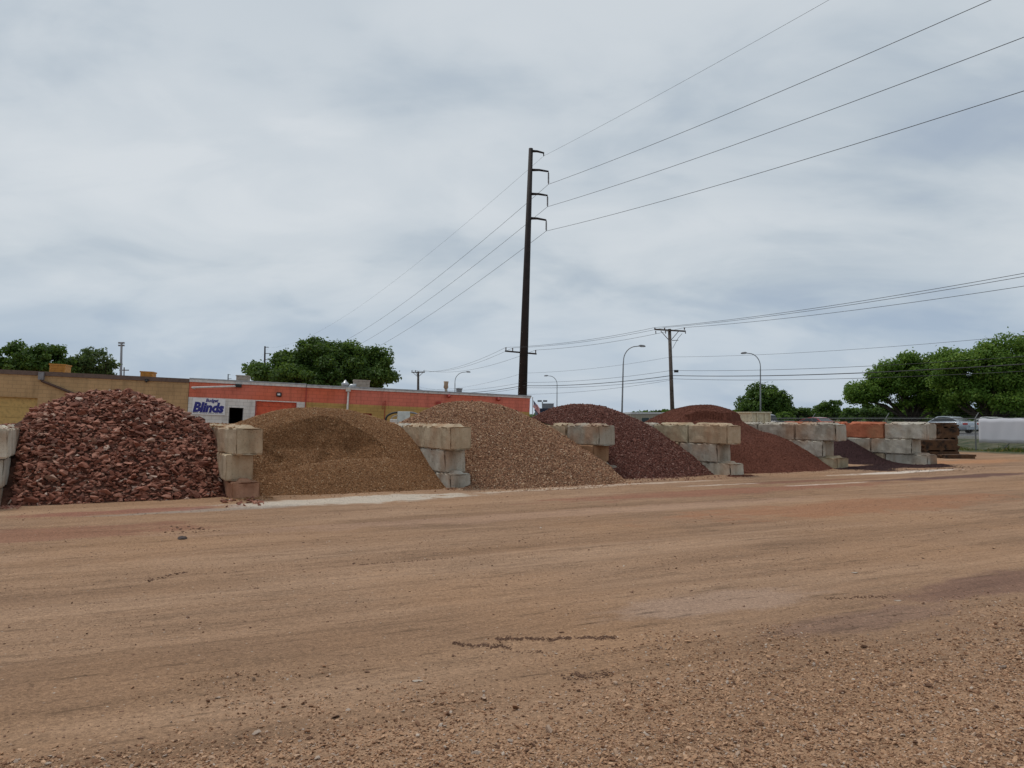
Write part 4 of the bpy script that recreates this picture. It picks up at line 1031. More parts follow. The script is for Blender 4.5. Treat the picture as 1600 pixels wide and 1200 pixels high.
# wires of the distribution line
exits = [(1600, 427), (1600, 432), (1600, 447)]
udir = Vector((27.1 - 14.9, 40.7 - 72, 0)).normalized()
def through(at_, ex_, Ls=46, sagm=1.0):
    d = ray(*ex_); nrm = Vector((-udir.y, udir.x, 0)); tpar = (at_ - CP).dot(nrm) / d.dot(nrm); q = CP + d * tpar
    s_e = (q - at_).dot(udir); fr = s_e / Ls
    end_z = at_.z + ((q.z - at_.z) + sagm * 4 * fr * (1 - fr)) / fr
    e = at_ + udir * Ls; e.z = end_z
    return sag_pts(at_, e, sagm, 20)
dl = ['left outer primary wire on the wooden utility pole crossarm', 'inner primary wire on the wooden utility pole crossarm', 'right outer primary wire on the wooden utility pole crossarm']
for i in range(3):
    pts = sag_pts(VAT[i], TAT[i], 1.2, 16)[:-1] + sag_pts(TAT[i], UAT[i], .35, 12)[:-1] + through(UAT[i], exits[i], sagm=.5)
    o = MB().tube(pts, .015, 5).build('power_line', M_WIRE, None, True); tag(o, dl[i], 'wire', 'primary wires of the wooden pole line')
LOW = [(558, 583.5, 612, (1600, 524), .010), (579, 598, 609, (1600, 557), .014), (587, 603, 613, (1600, 569), .030), (592, 606, 616, (1600, 580), .016), (594, 616.5, 618, None, .012)]
dn = ['uppermost thin cable below the crossarm of the wooden pole', 'second cable below the crossarm of the wooden pole', 'thick bundled cable on the wooden pole', 'lowest cable running right from the wooden pole', 'lowest slack cable running left from the wooden pole']
for i, (uy_, ty_, vy_, ex_, r_) in enumerate(LOW):
    ua = up_at(D(1048, uy_, UY).z) + Vector((0, -.2, 0)); ta = tp_at(D(817, ty_, TY).z) + Vector((0, -.6, 0)); va = Vector((vb.x, 150, D(653, vy_, 150).z + .6))
    pts = sag_pts(va, ta, .8, 12)[:-1] + sag_pts(ta, ua, .30, 12)
    if ex_: pts = pts[:-1] + through(ua, ex_, sagm=.5)
    o = MB().tube(pts, r_, 5).build('cable', M_WIRE, None, True); tag(o, dn[i], 'wire', 'low cables of the wooden pole line')

# street lamps
def street_lamp(px, pyt, Y, pbx, armpx, lab):
    top = D(px, pyt, Y); z0 = RZ; bx = D(pbx, 640, Y).x
    r_ = empty('street_lamp', (bx, Y, z0), label=lab, cat='street lamp', group='street lamps along the road')
    H = top.z - z0; dx = (armpx - px) / 1200 * Y; sx = 1 if dx > 0 else -1; lx = top.x - bx; ra = abs(dx)
    pts = [(0, 0, 0), (lx * .4, 0, H * .4), (lx * .8, 0, H * .78)]; rad = [.11, .09, .07]
    for a in np.linspace(0, 1.35, 8): pts.append((lx * .9 + sx * (1 - math.cos(a)) * ra * .62, 0, H * .82 + math.sin(a) * H * .175)); rad.append(.055)
    pts.append((lx + sx * ra * .8, 0, H)); rad.append(.05)
    MB().tube(pts, rad, 8).build('post', M_GREYP, r_, True)
    x0 = lx + sx * ra * .72; MB().tube([(x0, 0, H), (x0 + sx * .2, 0, H + .02), (x0 + sx * .62, 0, H - .02), (x0 + sx * .78, 0, H - .06)], [.06, .13, .12, .04], 8).build('lamp_head', M_GREYT, r_, True)
    MB().box(x0 + (sx * .25 if sx > 0 else sx * .62), -.08, H - .14, x0 + (sx * .62 if sx > 0 else sx * .25), .08, H - .09).build('lens', M_SIGN, r_)
    MB().tube([(0, 0, -.1), (0, 0, .5)], .22, 10).build('base', M_CONC, r_)
street_lamp(974.5, 540.5, 86, 971, 1007, 'tall street lamp with its arm to the right, left of the wooden utility pole')
street_lamp(1188, 551.5, 95, 1188, 1159, 'tall street lamp with its arm to the left in front of the round dark tree')
street_lamp(870.5, 587, 147, 870, 851, 'distant street lamp with its arm to the left, just right of the transmission pole')
street_lamp(711, 581, 133, 710.5, 735, 'distant street lamp with its arm to the right above the orange roof')
# stadium style light mast
mt = D(190, 535, 190); ms = empty('light_mast', (mt.x, mt.y, 0), label='tall thin mast with a cluster of floodlights above the tan roof', cat='light mast')
MB().tube([(0, 0, 0), (0, 0, mt.z)], [.42, .25], 8).build('shaft', M_GREYT, ms, True)
MB().box(-.75, -.08, mt.z - .95, .75, .08, mt.z - .83).box(-.75, -.08, mt.z - .32, .75, .08, mt.z - .2).build('light_bar', M_GREYT, ms)
for zz in (-.9, -.25):
    for q in (-.6, -.2, .2, .6): MB().box(q - .14, -.3, mt.z + zz - .02, q + .14, .1, mt.z + zz + .32, None, .03).build('floodlight', M_GREYT, ms)

# ------------------------------------------------------------------ flag, far buildings
M_NAVY = simple('navy_wall', (.02, .028, .055), .7)
def gbox(name, px0, px1, pyt, Y, dep, mat_, lab, cat='building', roofm=None, wins=(), yaw=0):
    p0 = D(px0, pyt, Y); p1 = D(px1, pyt, Y); r_ = empty(name, (p0.x, Y, 0), (0, 0, yaw), label=lab, cat=cat)
    W_ = (p1.x - p0.x); H = p0.z
    MB().box(0, 0, -.2, W_, dep, H - .25).build('wall', mat_, r_)
    MB().box(-.1, -.1, H - .25, W_ + .1, dep + .1, H).build('roof', roofm or mat_, r_)
    for (a, b_, c_, d_, mm) in wins:
        q0 = D(a, b_, Y); q1 = D(c_, d_, Y)
        f_ = MB().box(q0.x - p0.x, -.06, q1.z, q1.x - p0.x, -.003, q0.z).build('window', mm, r_)
    return r_
M_TEAL = simple('dark_glass', (.03, .05, .05), .15)
gbox('navy_building', 840, 900, 638, 120, 14, M_NAVY, 'dark navy building far behind the flag', wins=((851, 643, 857, 649, M_SIGN), (863, 646, 867, 649, M_SIGN), (872, 649, 884, 656, M_TEAL)))
r_ = gbox('tan_shed', 986, 1075, 644, 105, 12, simple('pale_tan_wall', (.36, .31, .23), .8), 'low pale tan building with flat roof behind the wooden utility pole', roofm=M_FASW, wins=((1003, 653, 1014, 661, M_TEAL), (1016, 653, 1027, 661, M_TEAL), (1030, 653, 1041, 661, M_TEAL)))
p = D(857, 634, 120)
o = empty('rooftop_unit', (p.x, 122, D(857, 638, 120).z), label='small grey box on the roof of the navy building', cat='rooftop unit'); MB().box(-.9, -.6, 0, .9, .6, .7).build('housing', M_GREYT, o); MB().box(-.95, -.65, .7, .95, .65, .8).build('lid', M_GALV, o)
p = D(847.5, 628, 128); o = empty('light_mast', (p.x, p.y, 0), label='tiny double-headed light pole above the navy building', cat='light mast')
MB().tube([(0, 0, 0), (0, 0, p.z)], .09, 6).build('shaft', M_GREYT, o); MB().box(-.8, -.1, p.z, -.1, .2, p.z + .3).box(.1, -.1, p.z, .8, .2, p.z + .3).build('lamp_head', M_GREYT, o)
# flag
def flag_mat():
    m, t, b = newmat('flag_cloth'); tc = N(t, 'ShaderNodeUVMap'); sx = N(t, 'ShaderNodeSeparateXYZ'); t.links.new(tc.outputs[0], sx.inputs[0])
    st = math_(t, 'MODULO', math_(t, 'FLOOR', math_(t, 'MULTIPLY', sx.outputs[1], 12.99)), 2.0)
    c = mixc(t, math_(t, 'GREATER_THAN', .5, st), (.75, .72, .72), (.50, .03, .045))
    can = math_(t, 'MULTIPLY', math_(t, 'LESS_THAN', sx.outputs[0], .4), math_(t, 'GREATER_THAN', sx.outputs[1], .4615))
    vx = math_(t, 'SUBTRACT', math_(t, 'FRACT', math_(t, 'MULTIPLY', sx.outputs[0], 15)), .5); vy = math_(t, 'SUBTRACT', math_(t, 'FRACT', math_(t, 'MULTIPLY', sx.outputs[1], 9.3)), .5)
    r2 = math_(t, 'ADD', math_(t, 'MULTIPLY', vx, vx), math_(t, 'MULTIPLY', vy, vy)); star = math_(t, 'LESS_THAN', r2, .05)
    blue = mixc(t, star, (.02, .03, .12), (.75, .75, .75)); c = mixc(t, can, c, blue)
    t.links.new(c, b.inputs['Base Color']); b.inputs['Roughness'].default_value = .8; return m
FY = 74; fp = D(832.2, 622, FY)
fl = empty('flagpole', (fp.x, FY, 0), label='thin pole flying the flag past the right end of the orange building', cat='flagpole')
MB().tube([(0, 0, 0), (0, 0, fp.z)], .03, 8).build('pole', M_GREYT, fl); MB().tube([(0, 0, fp.z - .02), (0, 0, fp.z + .04), (0, 0, fp.z + .1)], [.02, .07, .02], 8).build('finial', M_GALV, fl)
fg = MB(); nu, nv_ = 18, 14; Wf = 1.15; Hf = 1.05; fv = []
zt = D(832, 625, FY).z
for i in range(nu + 1):
    for j in range(nv_ + 1):
        u_ = i / nu; v_ = j / nv_
        x_ = .04 + u_ * .62 + .05 * math.sin(v_ * 3); zz = zt - .75 * u_ ** 1.0 * 1.0 - (1 - v_) * Hf * .62 * (1 + 0 * u_); y_ = .13 * math.sin(u_ * 13 + v_ * 1.5) * (.2 + u_)
        fv.append((x_, y_, zz))
ff = [(i * (nv_ + 1) + j, (i + 1) * (nv_ + 1) + j, (i + 1) * (nv_ + 1) + j + 1, i * (nv_ + 1) + j + 1) for i in range(nu) for j in range(nv_)]
me = bpy.data.meshes.new('flag'); me.from_pydata(fv, [], ff); uvl = me.uv_layers.new(name='UVMap')
for l_ in me.loops: i_, j_ = divmod(l_.vertex_index, nv_ + 1); uvl.data[l_.index].uv = (i_ / nu, j_ / nv_)
me.materials.append(flag_mat()); me.polygons.foreach_set('use_smooth', [True] * len(me.polygons)); o = bpy.data.objects.new('flag', me); col.objects.link(o); o.location = (fp.x, FY, 0)
sd_ = o.modifiers.new('thickness', 'SOLIDIFY'); sd_.thickness = .01
tag(o, 'drooping red and white striped flag with a blue starred corner', 'flag')

# ------------------------------------------------------------------ trees
def leaf_mat(name, stops):
    m, t, b = newmat(name); a = N(t, 'ShaderNodeAttribute', attribute_name='rc'); c = ramp(t, a.outputs['Fac'], stops)
    t.links.new(c, b.inputs['Base Color']); b.inputs['Roughness'].default_value = .6; b.inputs['Specular IOR Level'].default_value = .25
    tr = N(t, 'ShaderNodeBsdfTranslucent'); t.links.new(mixc(t, .5, c, (.16, .24, .03)), tr.inputs[0])
    mx = N(t, 'ShaderNodeMixShader'); mx.inputs[0].default_value = .38; t.links.new(b.outputs[0], mx.inputs[1]); t.links.new(tr.outputs[0], mx.inputs[2])
    t.links.new(mx.outputs[0], t.nodes['Material Output'].inputs[0]); return m
LM_DARK = leaf_mat('dark_leaves', [(0, (.036, .075, .014)), (.6, (.072, .138, .024)), (1, (.14, .22, .042))])
LM_MID = leaf_mat('mid_leaves', [(0, (.055, .115, .016)), (.6, (.125, .23, .030)), (1, (.24, .34, .055))])
LM_PALE = leaf_mat('pale_leaves', [(0, (.05, .085, .028)), (.6, (.085, .13, .045)), (1, (.15, .19, .08))])
M_BARK = simple('bark', (.075, .058, .045), .95, var=.3, scale=5, bump=.6, bscale=14)
def tree(name, px0, px1, pyt, pyb, Y, mat_, seed, lab, group, leaf=.20, nl=9000, clumps=60, gaps=.0, z0=0.0, lobes=None, trunkpx=None, flat=1.0, cat='tree'):
    rng = np.random.default_rng(seed)
    xa = D(px0, pyt, Y).x; xb = D(px1, pyt, Y).x; ztp = D(800, pyt, Y).z; zbt = D(800, pyb, Y).z
    cxx = (xa + xb) / 2; W_ = (xb - xa) / 2; cz = (ztp + zbt) / 2; Hh = (ztp - zbt) / 2
    tx = cxx if trunkpx is None else D(trunkpx, 640, Y).x
    root = empty(name, (tx, Y, z0), label=lab, cat=cat, group=group)
    # clump centres: shell-weighted inside lobes
    if lobes is None: lobes = [(0, 0, 1, 1)]
    C = []
    for q in range(clumps):
        lx, lz, lw, lh = lobes[q % len(lobes)]
        d = rng.normal(0, 1, 3); d /= np.linalg.norm(d); r = rng.uniform(.25, 1) ** .6
        if d[2] < -.3: d[2] *= .6
        C.append((cxx + (lx + d[0] * r * lw * .80) * W_, Y + d[1] * r * lw * W_ * .75 * flat, cz + (lz + d[2] * r * lh * .80) * Hh))
    C = np.array(C)
    cr = rng.uniform(.075, .215, clumps) * min(W_, Hh * 1.3) * (1 + .2 * (len(lobes) == 1))
    wts = cr ** 2 / (cr ** 2).sum(); pick = rng.choice(clumps, nl, p=wts)
    d = rng.normal(0, 1, (nl, 3)); d /= np.linalg.norm(d, axis=1)[:, None]; rad = rng.uniform(0, 1, nl) ** .42
    Pq = C[pick] + d * (rad * cr[pick])[:, None] * np.array([1.15, 1.15, .8])
    # twigs poking out
    m_ = rng.uniform(0, 1, nl) < .08; Pq[m_] += d[m_] * (cr[pick][m_] * rng.uniform(.1, .42, m_.sum()))[:, None]
    lf = leaf * rng.uniform(.6, 1.3, nl)
    a = rng.normal(0, 1, (nl, 3)); a /= np.linalg.norm(a, axis=1)[:, None]
    nn = d * .7 + rng.normal(0, .6, (nl, 3)) + np.array([0, 0, .4]); b_ = np.cross(nn, a); b_ /= np.linalg.norm(b_, axis=1)[:, None] + 1e-9; a = np.cross(b_, nn); a /= np.linalg.norm(a, axis=1)[:, None] + 1e-9
    A = a * lf[:, None]; Bv = b_ * (lf * .62)[:, None]
    V = np.stack([Pq - A, Pq + Bv, Pq + A, Pq - Bv], 1).reshape(-1, 3) - np.array([tx, Y, z0])
    Fq = np.arange(nl * 4).reshape(-1, 4)
    rc = np.clip(.5 + .22 * rng.normal(0, 1, nl) + .25 * (rng.uniform(-1, 1, clumps)[pick]), 0, 1)
    npmesh('crown', V, Fq, mat_, root, attr=np.repeat(rc, 4))
    # trunk and limbs
    zb_ = max(zbt - .2, z0 + 1.0); r0_ = max(.12, W_ * .055)
    mb = MB(); fork = Vector((0, 0, (zb_ - z0) * .85)); mb.tube([(0, 0, -.3), fork * .5, fork], [r0_ * 1.3, r0_ * .95, r0_ * .85], 9)
    mb.build('trunk', M_BARK, root, True)
    mb = MB()
    for q in rng.choice(clumps, min(16, clumps), replace=False):
        e = Vector(C[q]) - Vector((tx, Y, z0)); mid = fork.lerp(e, .5) + Vector((rng.normal(0, .1) * W_, 0, .06 * W_))
        mb.tube([fork * .97, mid, e], [r0_ * .5, r0_ * .3, r0_ * .08], 6)
    mb.build('limbs', M_BARK, root, True)
    return root
g_left = 'trees behind the tan building'; g_right = 'trees along the far side of the road'
tree('shade_tree', -60, 122, 522, 620, 70, LM_DARK, 1, 'dark dense tree behind the left end of the tan building', g_left, nl=22000, clumps=150, leaf=.17, lobes=[(-.1, .1, .7, .9), (.5, .0, .5, .8), (-.6, -.2, .5, .6)])
tree('shade_tree', 100, 188, 534, 618, 74, LM_PALE, 2, 'lighter loose-leaved tree behind the tan building, left of the floodlight mast', g_left, nl=6500, clumps=90, leaf=.15)
tree('shade_tree', 384, 628, 523, 648, 72, LM_DARK, 3, 'large wide dark green tree behind the middle of the orange building', 'tree behind the orange building', nl=80000, clumps=330, leaf=.145, lobes=[(-.55, .08, .46, .70), (-.1, .2, .5, .82), (.25, .18, .5, .80), (.58, .06, .44, .72), (.0, -.25, .95, .6)])
tree('round_tree', 1146, 1242, 595, 672, 108, LM_DARK, 4, 'round dark tree behind the street lamp and the cream dumpster', g_right, nl=18000, clumps=140, leaf=.19, z0=.3)
tree('shade_tree', 1312, 1492, 545, 660, 88, LM_MID, 5, 'wide spreading green tree left of the tallest tree on the right', g_right, nl=56000, clumps=240, leaf=.15, z0=.4, lobes=[(-.60, -.22, .40, .42), (-.15, .12, .45, .72), (.25, .2, .5, .8), (.65, .3, .45, .75), (.3, -.25, .7, .75)], trunkpx=1424)
tree('shade_tree', 1448, 1730, 514, 668, 80, LM_MID, 6, 'tallest dense green tree at the right edge of the picture', g_right, nl=100000, clumps=330, leaf=.145, z0=.4, lobes=[(-.5, .05, .48, .82), (-.15, .12, .5, .9), (.3, .1, .55, .88), (.6, 0, .45, .8), (-.1, -.38, .92, .62)], trunkpx=1545)
bl = ['low bushy tree behind the red car', 'dark pointed bushy tree between the round tree and the spreading tree', 'low bush under the left end of the spreading tree', 'dark bush under the spreading tree', 'lighter bush under the spreading tree behind the orange topped divider', 'green bush left of the silver car', 'dark bush behind the silver car', 'green bush beneath the tallest tree at the right', 'low green bush left of the red car behind the small dark heap', 'low bush at the right picture edge under the tallest tree']
bp_ = [(1222, 1285, 632, 668, 112), (1262, 1322, 619, 668, 118), (1305, 1352, 632, 668, 110), (1340, 1395, 622, 668, 102), (1380, 1440, 628, 668, 104), (1415, 1480, 626, 668, 98), (1470, 1530, 618, 668, 95), (1520, 1590, 628, 668, 92), (1205, 1245, 642, 668, 104), (1575, 1640, 636, 672, 90)]
for i, (a, b_, c_, d_, Y_) in enumerate(bp_):
    tree('bush', a, b_, c_, d_, Y_, (LM_DARK, LM_MID)[i in (4, 5, 7, 8)], 20 + i, bl[i], 'bushes along the far side of the road', nl=7000, clumps=60, leaf=.17, z0=.3, cat='bush')
for i, (a, b_, c_) in enumerate(((992, 1004, 641), (1022, 1042, 639))):
    tree('distant_tree', a, b_, c_, 656, 160, LM_DARK, 40 + i, ('tiny treetop above the left end of the pale tan building', 'tiny treetop above the pale tan building beside the wooden utility pole')[i], 'treetops behind the pale tan building', nl=900, clumps=12, leaf=.3)
# far wood closing the horizon
rng = np.random.default_rng(9); nl = 26000
th = rng.uniform(0, 1, nl); X_ = -700 + 1500 * th; Y_ = 420 + rng.uniform(-25, 25, nl); topz = 5.5 + 3.5 * vn(X_ * .05, 0 * X_, 3) + 2.5 * vn(X_ * .17, 0 * X_, 4)
Z_ = topz * rng.uniform(0, 1, nl) ** .7; lf = rng.uniform(.7, 1.5, nl); a = rng.normal(0, 1, (nl, 3)); b_ = rng.normal(0, 1, (nl, 3)); a /= np.linalg.norm(a, axis=1)[:, None]; b_ /= np.linalg.norm(b_, axis=1)[:, None]
Pq = np.stack([X_, Y_, Z_], -1); A = a * lf[:, None]; Bv = b_ * lf[:, None]
o = npmesh('far_wood', np.stack([Pq - A, Pq + Bv, Pq + A, Pq - Bv], 1).reshape(-1, 3), np.arange(nl * 4).reshape(-1, 4), LM_DARK, None, attr=np.repeat(rng.uniform(0, 1, nl), 4)); tag(o, 'far off line of trees on the horizon', 'woodland', kind='stuff')

# ------------------------------------------------------------------ dumpster, lumber, fence
DP = D(1178, 650, 52); M_CREAM = simple('cream_paint', (.58, .53, .38), .7)
dz = D(1178, 643.5, 52).z
dm = empty('dumpster', (DP.x, DP.y, 0), (0, 0, AL), label='cream ribbed dumpster behind the red fines, under the street lamp', cat='dumpster')
MB().box(-.85, -.6, .15, .85, -.55, dz - .1).box(-.85, .9, .15, .85, .95, dz - .06).box(-.85, -.55, .15, -.80, .9, dz - .08).box(.80, -.55, .15, .85, .9, dz - .08).box(-.8, -.55, .15, .8, .9, .2).build('bin', M_CREAM, dm)
for q in (-.82, -.35, .35, .82): MB().box(q - .04, -.67, .15, q + .04, -.602, dz - .05).build('rib', M_CREAM, dm)
for q in np.linspace(.3, dz - .3, 6): MB().box(.852, -.6, q, .93, .95, q + .08).build('rib', M_CREAM, dm)
MB().box(-.93, -.70, dz - .1, .93, -.55, dz).box(.78, -.55, dz - .08, .95, .95, dz).box(-.95, -.55, dz - .08, -.78, .95, dz).build('rim', M_CREAM, dm)
MB().box(-.8, -.5, 0, .8, .8, .15).build('skid', M_GREYT, dm)

M_LUM = simple('old_timber', (.085, .040, .016), .9, var=.45, scale=4, bump=.5, bscale=20)
def lumber(px0, px1, pyb, Y, H, lab, seed, dep=1.2):
    rnd = random.Random(seed); p0 = D(px0, 700, Y); p1 = D(px1, 700, Y); Wd = p1.x - p0.x
    r_ = empty('timber_stack', ((p0.x + p1.x) / 2, Y, 0), (0, 0, .10), label=lab, cat='timber stack', group='stacks of old timber')
    z_ = 0; li = 0
    while z_ < H - .05:
        if li % 6 == 3:
            for q in np.linspace(-Wd / 2 + .1, Wd / 2 - .1, max(3, int(Wd / .45))): MB().box(q - .06, -dep / 2, z_, q + .06, dep / 2, z_ + .06).build('bearer', M_LUM, r_)
            z_ += .064
        else:
            for j in range(4):
                y0 = -dep / 2 + j * dep / 4; ox = rnd.uniform(-.07, .07)
                MB().box(-Wd / 2 + ox, y0 + .01, z_, Wd / 2 + ox, y0 + dep / 4 - .015, z_ + .088).build('timber', M_LUM, r_)
            z_ += .094
        li += 1
lumber(1457, 1486, 0, 37.5, 1.60, 'tall stack of dark brown old timbers right behind the orange topped divider', 1)
lumber(1432, 1490, 0, 36.0, .80, 'middle-height wide stack of dark timbers behind the rightmost divider', 2, .9)
lumber(1468, 1518, 0, 34.8, .22, 'low spread of dark timbers on the dirt nearest the fence post', 3, .7)

M_FEN = simple('fence_steel', (.17, .175, .175), .5, metal=.4)
FB = G(1525, 704); fen = empty('chain_link_fence', FB, (0, 0, math.atan2(rd.y, rd.x)), label='chain-link fence with angled barbed wire arms running along the road behind the timber stacks', cat='fence')
FH = 1.82
def fg_(s): # local frame: x along rd
    q = FB + rd * s; return float(gh(q.x, q.y))
posts = [-9, -6, -3, 0, 5.9, 12, 18, 24, 30]
for s_ in posts:
    z_ = fg_(s_)
    MB().tube([(s_, 0, z_ - .1), (s_, 0, z_ + FH)], .035, 8).build('post', M_FEN, fen)
    MB().tube([(s_, 0, z_ + FH), (s_, -.30, z_ + FH + .33)], .022, 6).build('barb_arm', M_FEN, fen)
MB().tube([(s_, 0, fg_(s_) + FH) for s_ in posts], .022, 6).build('top_rail', M_FEN, fen)
for q in (.1, .2, .3): MB().tube([(s_, -q, fg_(s_) + FH + q * 1.1) for s_ in posts], .002, 4).build('barbed_wire', M_FEN, fen)
mb = MB(); s_ = -9.0
while s_ < 30:
    for sg_ in (1, -1):
        a0 = s_ if sg_ > 0 else s_ + FH; 
        mb.tube([(a0, 0, fg_(a0)), (a0 + sg_ * FH, 0, fg_(a0 + sg_ * FH) + FH)], .0028, 3, False)
    s_ += .10
mb.build('chain_mesh', M_FEN, fen)
bz = fg_(-3)
MB().tube([(-3, 0, bz + 1.45), (-1.4, 0, bz + .0)], .025, 6).build('brace', M_FEN, fen)
# banner hung on the fence
M_BAN = simple('white_mesh_banner', (.60, .60, .64), .8, var=.02, scale=1)
ban = MB(); nu = 50
b0 = -.25; L_ = 6.5; vv = []; fff = []
for i in range(nu + 1):
    for j in range(7):
        s_ = b0 - L_ * i / nu; wv = .006 * math.sin(i * 1.1 + j * .4) + .010 * math.sin(i * .37 + j * .3)
        vv.append((s_, .07 + wv, FH - .03 - (FH * .74) * j / 6 + .012 * math.sin(i * .8) + fg_(s_)))
for i in range(nu):
    for j in range(6): fff.append((i * 7 + j, i * 7 + j + 1, (i + 1) * 7 + j + 1, (i + 1) * 7 + j))
ban.add(vv, fff)
bo = ban.build('banner', M_BAN, None, True); bo.location = FB; bo.rotation_euler = fen.rotation_euler; sd_ = bo.modifiers.new('thickness', 'SOLIDIFY'); sd_.thickness = .008
tag(bo, 'blank white banner tied to the chain-link fence at the right edge', 'banner')
# weeds along the fence
rng = np.random.default_rng(4); nl = 5000
s_ = rng.uniform(-9, 14, nl); off_ = rng.normal(.15, .35, nl); base_ = np.array([FB.x, FB.y])[None] + s_[:, None] * np.array([rd.x, rd.y])[None] + off_[:, None] * np.array([rn.x, rn.y])[None]
dens = vn(s_ * 1.2, off_, 6); hh = np.clip(.18 + .4 * dens, .05, .5) * rng.uniform(.3, 1, nl)
gz = gh(base_[:, 0], base_[:, 1]); an = rng.uniform(0, 6.28, nl); ww = rng.uniform(.015, .04, nl); lx = rng.normal(0, .10, (nl, 2))
P0 = np.stack([base_[:, 0] - np.cos(an) * ww, base_[:, 1] - np.sin(an) * ww, gz], -1); P1 = np.stack([base_[:, 0] + np.cos(an) * ww, base_[:, 1] + np.sin(an) * ww, gz], -1)
P2 = np.stack([base_[:, 0] + np.cos(an) * ww * .6 + lx[:, 0], base_[:, 1] + np.sin(an) * ww * .6 + lx[:, 1], gz + hh], -1); P3 = np.stack([base_[:, 0] - np.cos(an) * ww * .6 + lx[:, 0], base_[:, 1] - np.sin(an) * ww * .6 + lx[:, 1], gz + hh * .95], -1)
LM_WEED = leaf_mat('weed_leaves', [(0, (.04, .07, .015)), (.5, (.09, .12, .03)), (.8, (.22, .20, .07)), (1, (.42, .26, .08))])
o = npmesh('weeds', np.stack([P0, P1, P2, P3], 1).reshape(-1, 3), np.arange(nl * 4).reshape(-1, 4), LM_WEED, None, attr=np.repeat(rng.uniform(0, 1, nl), 4)); tag(o, 'green and yellowed weeds growing along the foot of the chain-link fence', 'weeds', kind='stuff')

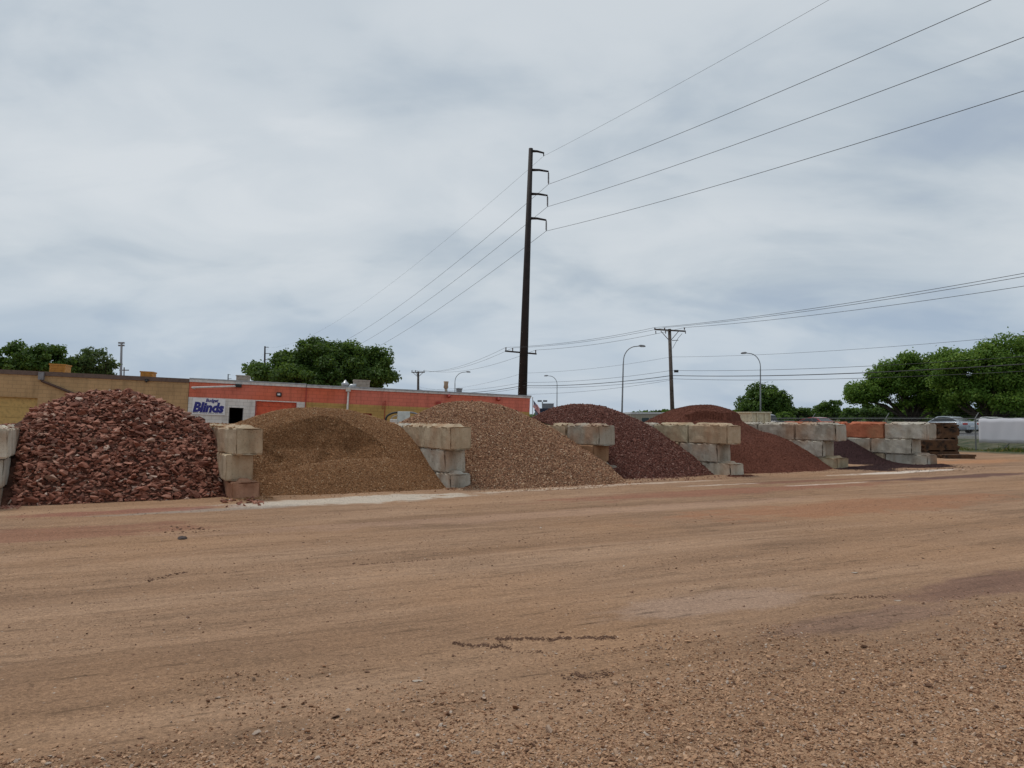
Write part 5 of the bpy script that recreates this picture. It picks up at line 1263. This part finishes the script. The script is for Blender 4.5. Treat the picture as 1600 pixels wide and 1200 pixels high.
# ------------------------------------------------------------------ vehicles
M_TYRE = simple('tyre', (.02, .02, .02), .8); M_GLASS = simple('car_glass', (.02, .025, .03), .08, var=.02)
M_TAIL = simple('tail_light', (.45, .02, .015), .25, var=.02); M_HEAD = simple('head_light', (.7, .7, .7), .15, var=.02)
M_CHR = simple('rim_metal', (.5, .5, .5), .3, metal=.8)
def car(px, Y, paint, lab, heading, L_=4.7, Wc=1.8, H=1.45, z=RZ + .02, pickup=False, name='car'):
    p = D(px, 650, Y); r_ = empty(name, (p.x, Y, z), (0, 0, heading), label=lab, cat='pickup truck' if pickup else 'car', group='vehicles on the road')
    h = L_ / 2
    # body stations along x (front = +x): (x, half width, z low, z shoulder)
    if pickup: prof = [(-h, .86, .45, .95), (-h + .1, .92, .35, 1.08), (-.3, .95, .32, 1.08), (h * .45, .95, .32, 1.08), (h * .9, .92, .35, 1.02), (h, .84, .45, .90)]
    else: prof = [(-h, .70, .42, .82), (-h + .15, .82, .30, .98), (-h * .55, .90, .24, .99), (0, .92, .22, .95), (h * .45, .90, .24, .92), (h * .85, .84, .28, .80), (h, .66, .38, .64)]
    vs = []; n_ = 10
    for (x_, hw, zl, zs) in prof:
        hw *= Wc / 1.84
        ring = [(-hw * .92, zl), (-hw, zl + .12), (-hw, (zl + zs) / 2 + .06), (-hw * .96, zs - .05), (-hw * .84, zs), (hw * .84, zs), (hw * .96, zs - .05), (hw, (zl + zs) / 2 + .06), (hw, zl + .12), (hw * .92, zl)]
        vs += [(x_, a, b_) for a, b_ in ring]
    fs = []
    for i in range(len(prof) - 1):
        for k_ in range(n_): fs.append((i * n_ + k_, i * n_ + (k_ + 1) % n_, (i + 1) * n_ + (k_ + 1) % n_, (i + 1) * n_ + k_))
    fs += [tuple(range(n_)), tuple((len(prof) - 1) * n_ + k_ for k_ in range(n_))]
    MB().add(vs, fs).build('body', paint, r_, True)
    # cabin
    if pickup: cab = [(-.35, 1.06), (-.25, 1.62), (.25, 1.76), (1.0, 1.74), (1.75, 1.06)]; Htop = 1.76
    else: cab = [(-h * .80, .95), (-h * .38, H - .08), (-.25, H), (.35, H - .03), (h * .52, .90)]
    hwb = .84 * Wc / 1.84; hwt = .60 * Wc / 1.84
    def hw_at(z_): zt_ = max(c_[1] for c_ in cab); zb_ = .93; q = min(1, max(0, (z_ - zb_) / (zt_ - zb_))); return hwb + (hwt - hwb) * q
    m = len(cab); vs = [(x_, -hw_at(z_), z_) for x_, z_ in cab] + [(x_, hw_at(z_), z_) for x_, z_ in cab]
    fs = [tuple(range(m)), tuple(range(2 * m - 1, m - 1, -1))] + [(i, i + m, i + 1 + m, i + 1) for i in range(m - 1)]
    MB().add(vs, fs).build('cabin', paint, r_)
    # glass: side windows, windscreen, rear window a few mm proud
    cx_ = sum(c_[0] for c_ in cab) / m; cz_ = sum(c_[1] for c_ in cab) / m
    for sg_ in (-1, 1):
        sh = [(cx_ + (x_ - cx_) * .84, cz_ + (z_ - cz_) * .74 + .01) for x_, z_ in cab]
        mb = MB(); mb.add([(x_, sg_ * (hw_at(z_) + .006), z_) for x_, z_ in sh], [tuple(range(m))]); mb.add([(x_, sg_ * (hw_at(z_) - .02), z_) for x_, z_ in sh], [tuple(range(m))]); mb.build('side_window', M_GLASS, r_)
    def pane(i0, i1, nm):
        (xa_, za_), (xb_, zb_) = cab[i0], cab[i1]; d_ = Vector((xb_ - xa_, 0, zb_ - za_)); nrm = Vector((-d_.z, 0, d_.x)).normalized()
        if nrm.z < 0: nrm = -nrm
        pts = []
        for q, s2 in ((.1, -1), (.1, 1), (.92, 1), (.92, -1)):
            zq = za_ + (zb_ - za_) * q; pts.append(Vector((xa_ + (xb_ - xa_) * q, s2 * hw_at(zq) * .88, zq)) + nrm * .006)
        MB().add(pts, [(0, 1, 2, 3)]).build(nm, M_GLASS, r_)
    pane(0, 1, 'rear_window'); pane(m - 1, m - 2, 'windscreen')
    if pickup: MB().box(-h + .12, -.72, 1.085, -.45, .72, 1.09).build('bed', M_BLACK, r_)
    for sx in (-h * .62, h * .62):
        for sy in (-1, 1):
            w_ = MB().tube([(sx, sy * (Wc / 2 - .2), .32), (sx, sy * (Wc / 2 - .0), .32)], .32, 20).build('wheel', M_TYRE, r_)
            MB().tube([(sx, sy * (Wc / 2 - .01), .32), (sx, sy * (Wc / 2 + .01), .32)], .2, 14).build('rim', M_CHR, w_)
    zs = .78 if not pickup else .85
    for sy in (-1, 1):
        MB().box(-h - .01, sy * Wc * .40 - .16, zs - .06, -h + .28, sy * Wc * .40 + .10 * 1, zs + .09, None, .02).build('tail_light', M_TAIL, r_)
        MB().box(h - .2, sy * Wc * .36 - .15, .6, h + .0, sy * Wc * .36 + .15, .7, None, .02).build('headlight', M_HEAD, r_)
    MB().box(-h - .04, -Wc * .38, .32, -h + .1, Wc * .38, .5, None, .03).build('bumper', paint if not pickup else M_CHR, r_)
    MB().box(-h - .025, -.26, .55, -h - .002, .26, .67).build('number_plate', M_SIGN, r_)
    return r_
hd_ = math.atan2(rd.y, rd.x)
def paint(name, c, metal=.3):
    m, t, b = newmat(name); b.inputs['Base Color'].default_value = (*c, 1); b.inputs['Roughness'].default_value = .25; b.inputs['Metallic'].default_value = metal; b.inputs['Coat Weight'].default_value = .6
    tc = N(t, 'ShaderNodeTexCoord'); n = N(t, 'ShaderNodeTexNoise', i_Scale=3.0, i_Detail=4.0); t.links.new(tc.outputs['Object'], n.inputs['Vector'])
    t.links.new(ramp(t, n.outputs[0], [(.3, .2), (.7, .38)]), b.inputs['Roughness']); return m
car(1478, 66, paint('silver_paint', (.42, .46, .50)), 'silver sedan driving away on the road beyond the timber stacks', hd_, z=RZ + .06)
car(1279, 68, paint('red_paint', (.35, .015, .02)), 'dark red sedan on the road behind the orange topped divider', hd_ + math.pi, z=RZ + .02, H=1.40)
car(1545, 72, paint('white_car_paint', (.6, .6, .58), 0), 'white car mostly hidden behind the white banner on the fence', hd_, z=RZ + .02)
car(1201, 78, paint('black_paint', (.02, .022, .025)), 'dark pickup truck just right of the cream dumpster', hd_, z=RZ, pickup=True, name='pickup_truck', L_=5.4, Wc=1.95)
car(853, 100, paint('pale_car_paint', (.5, .52, .54), 0), 'small pale car parked in front of the navy building', R(200), z=0)
scene.render.engine = 'CYCLES'
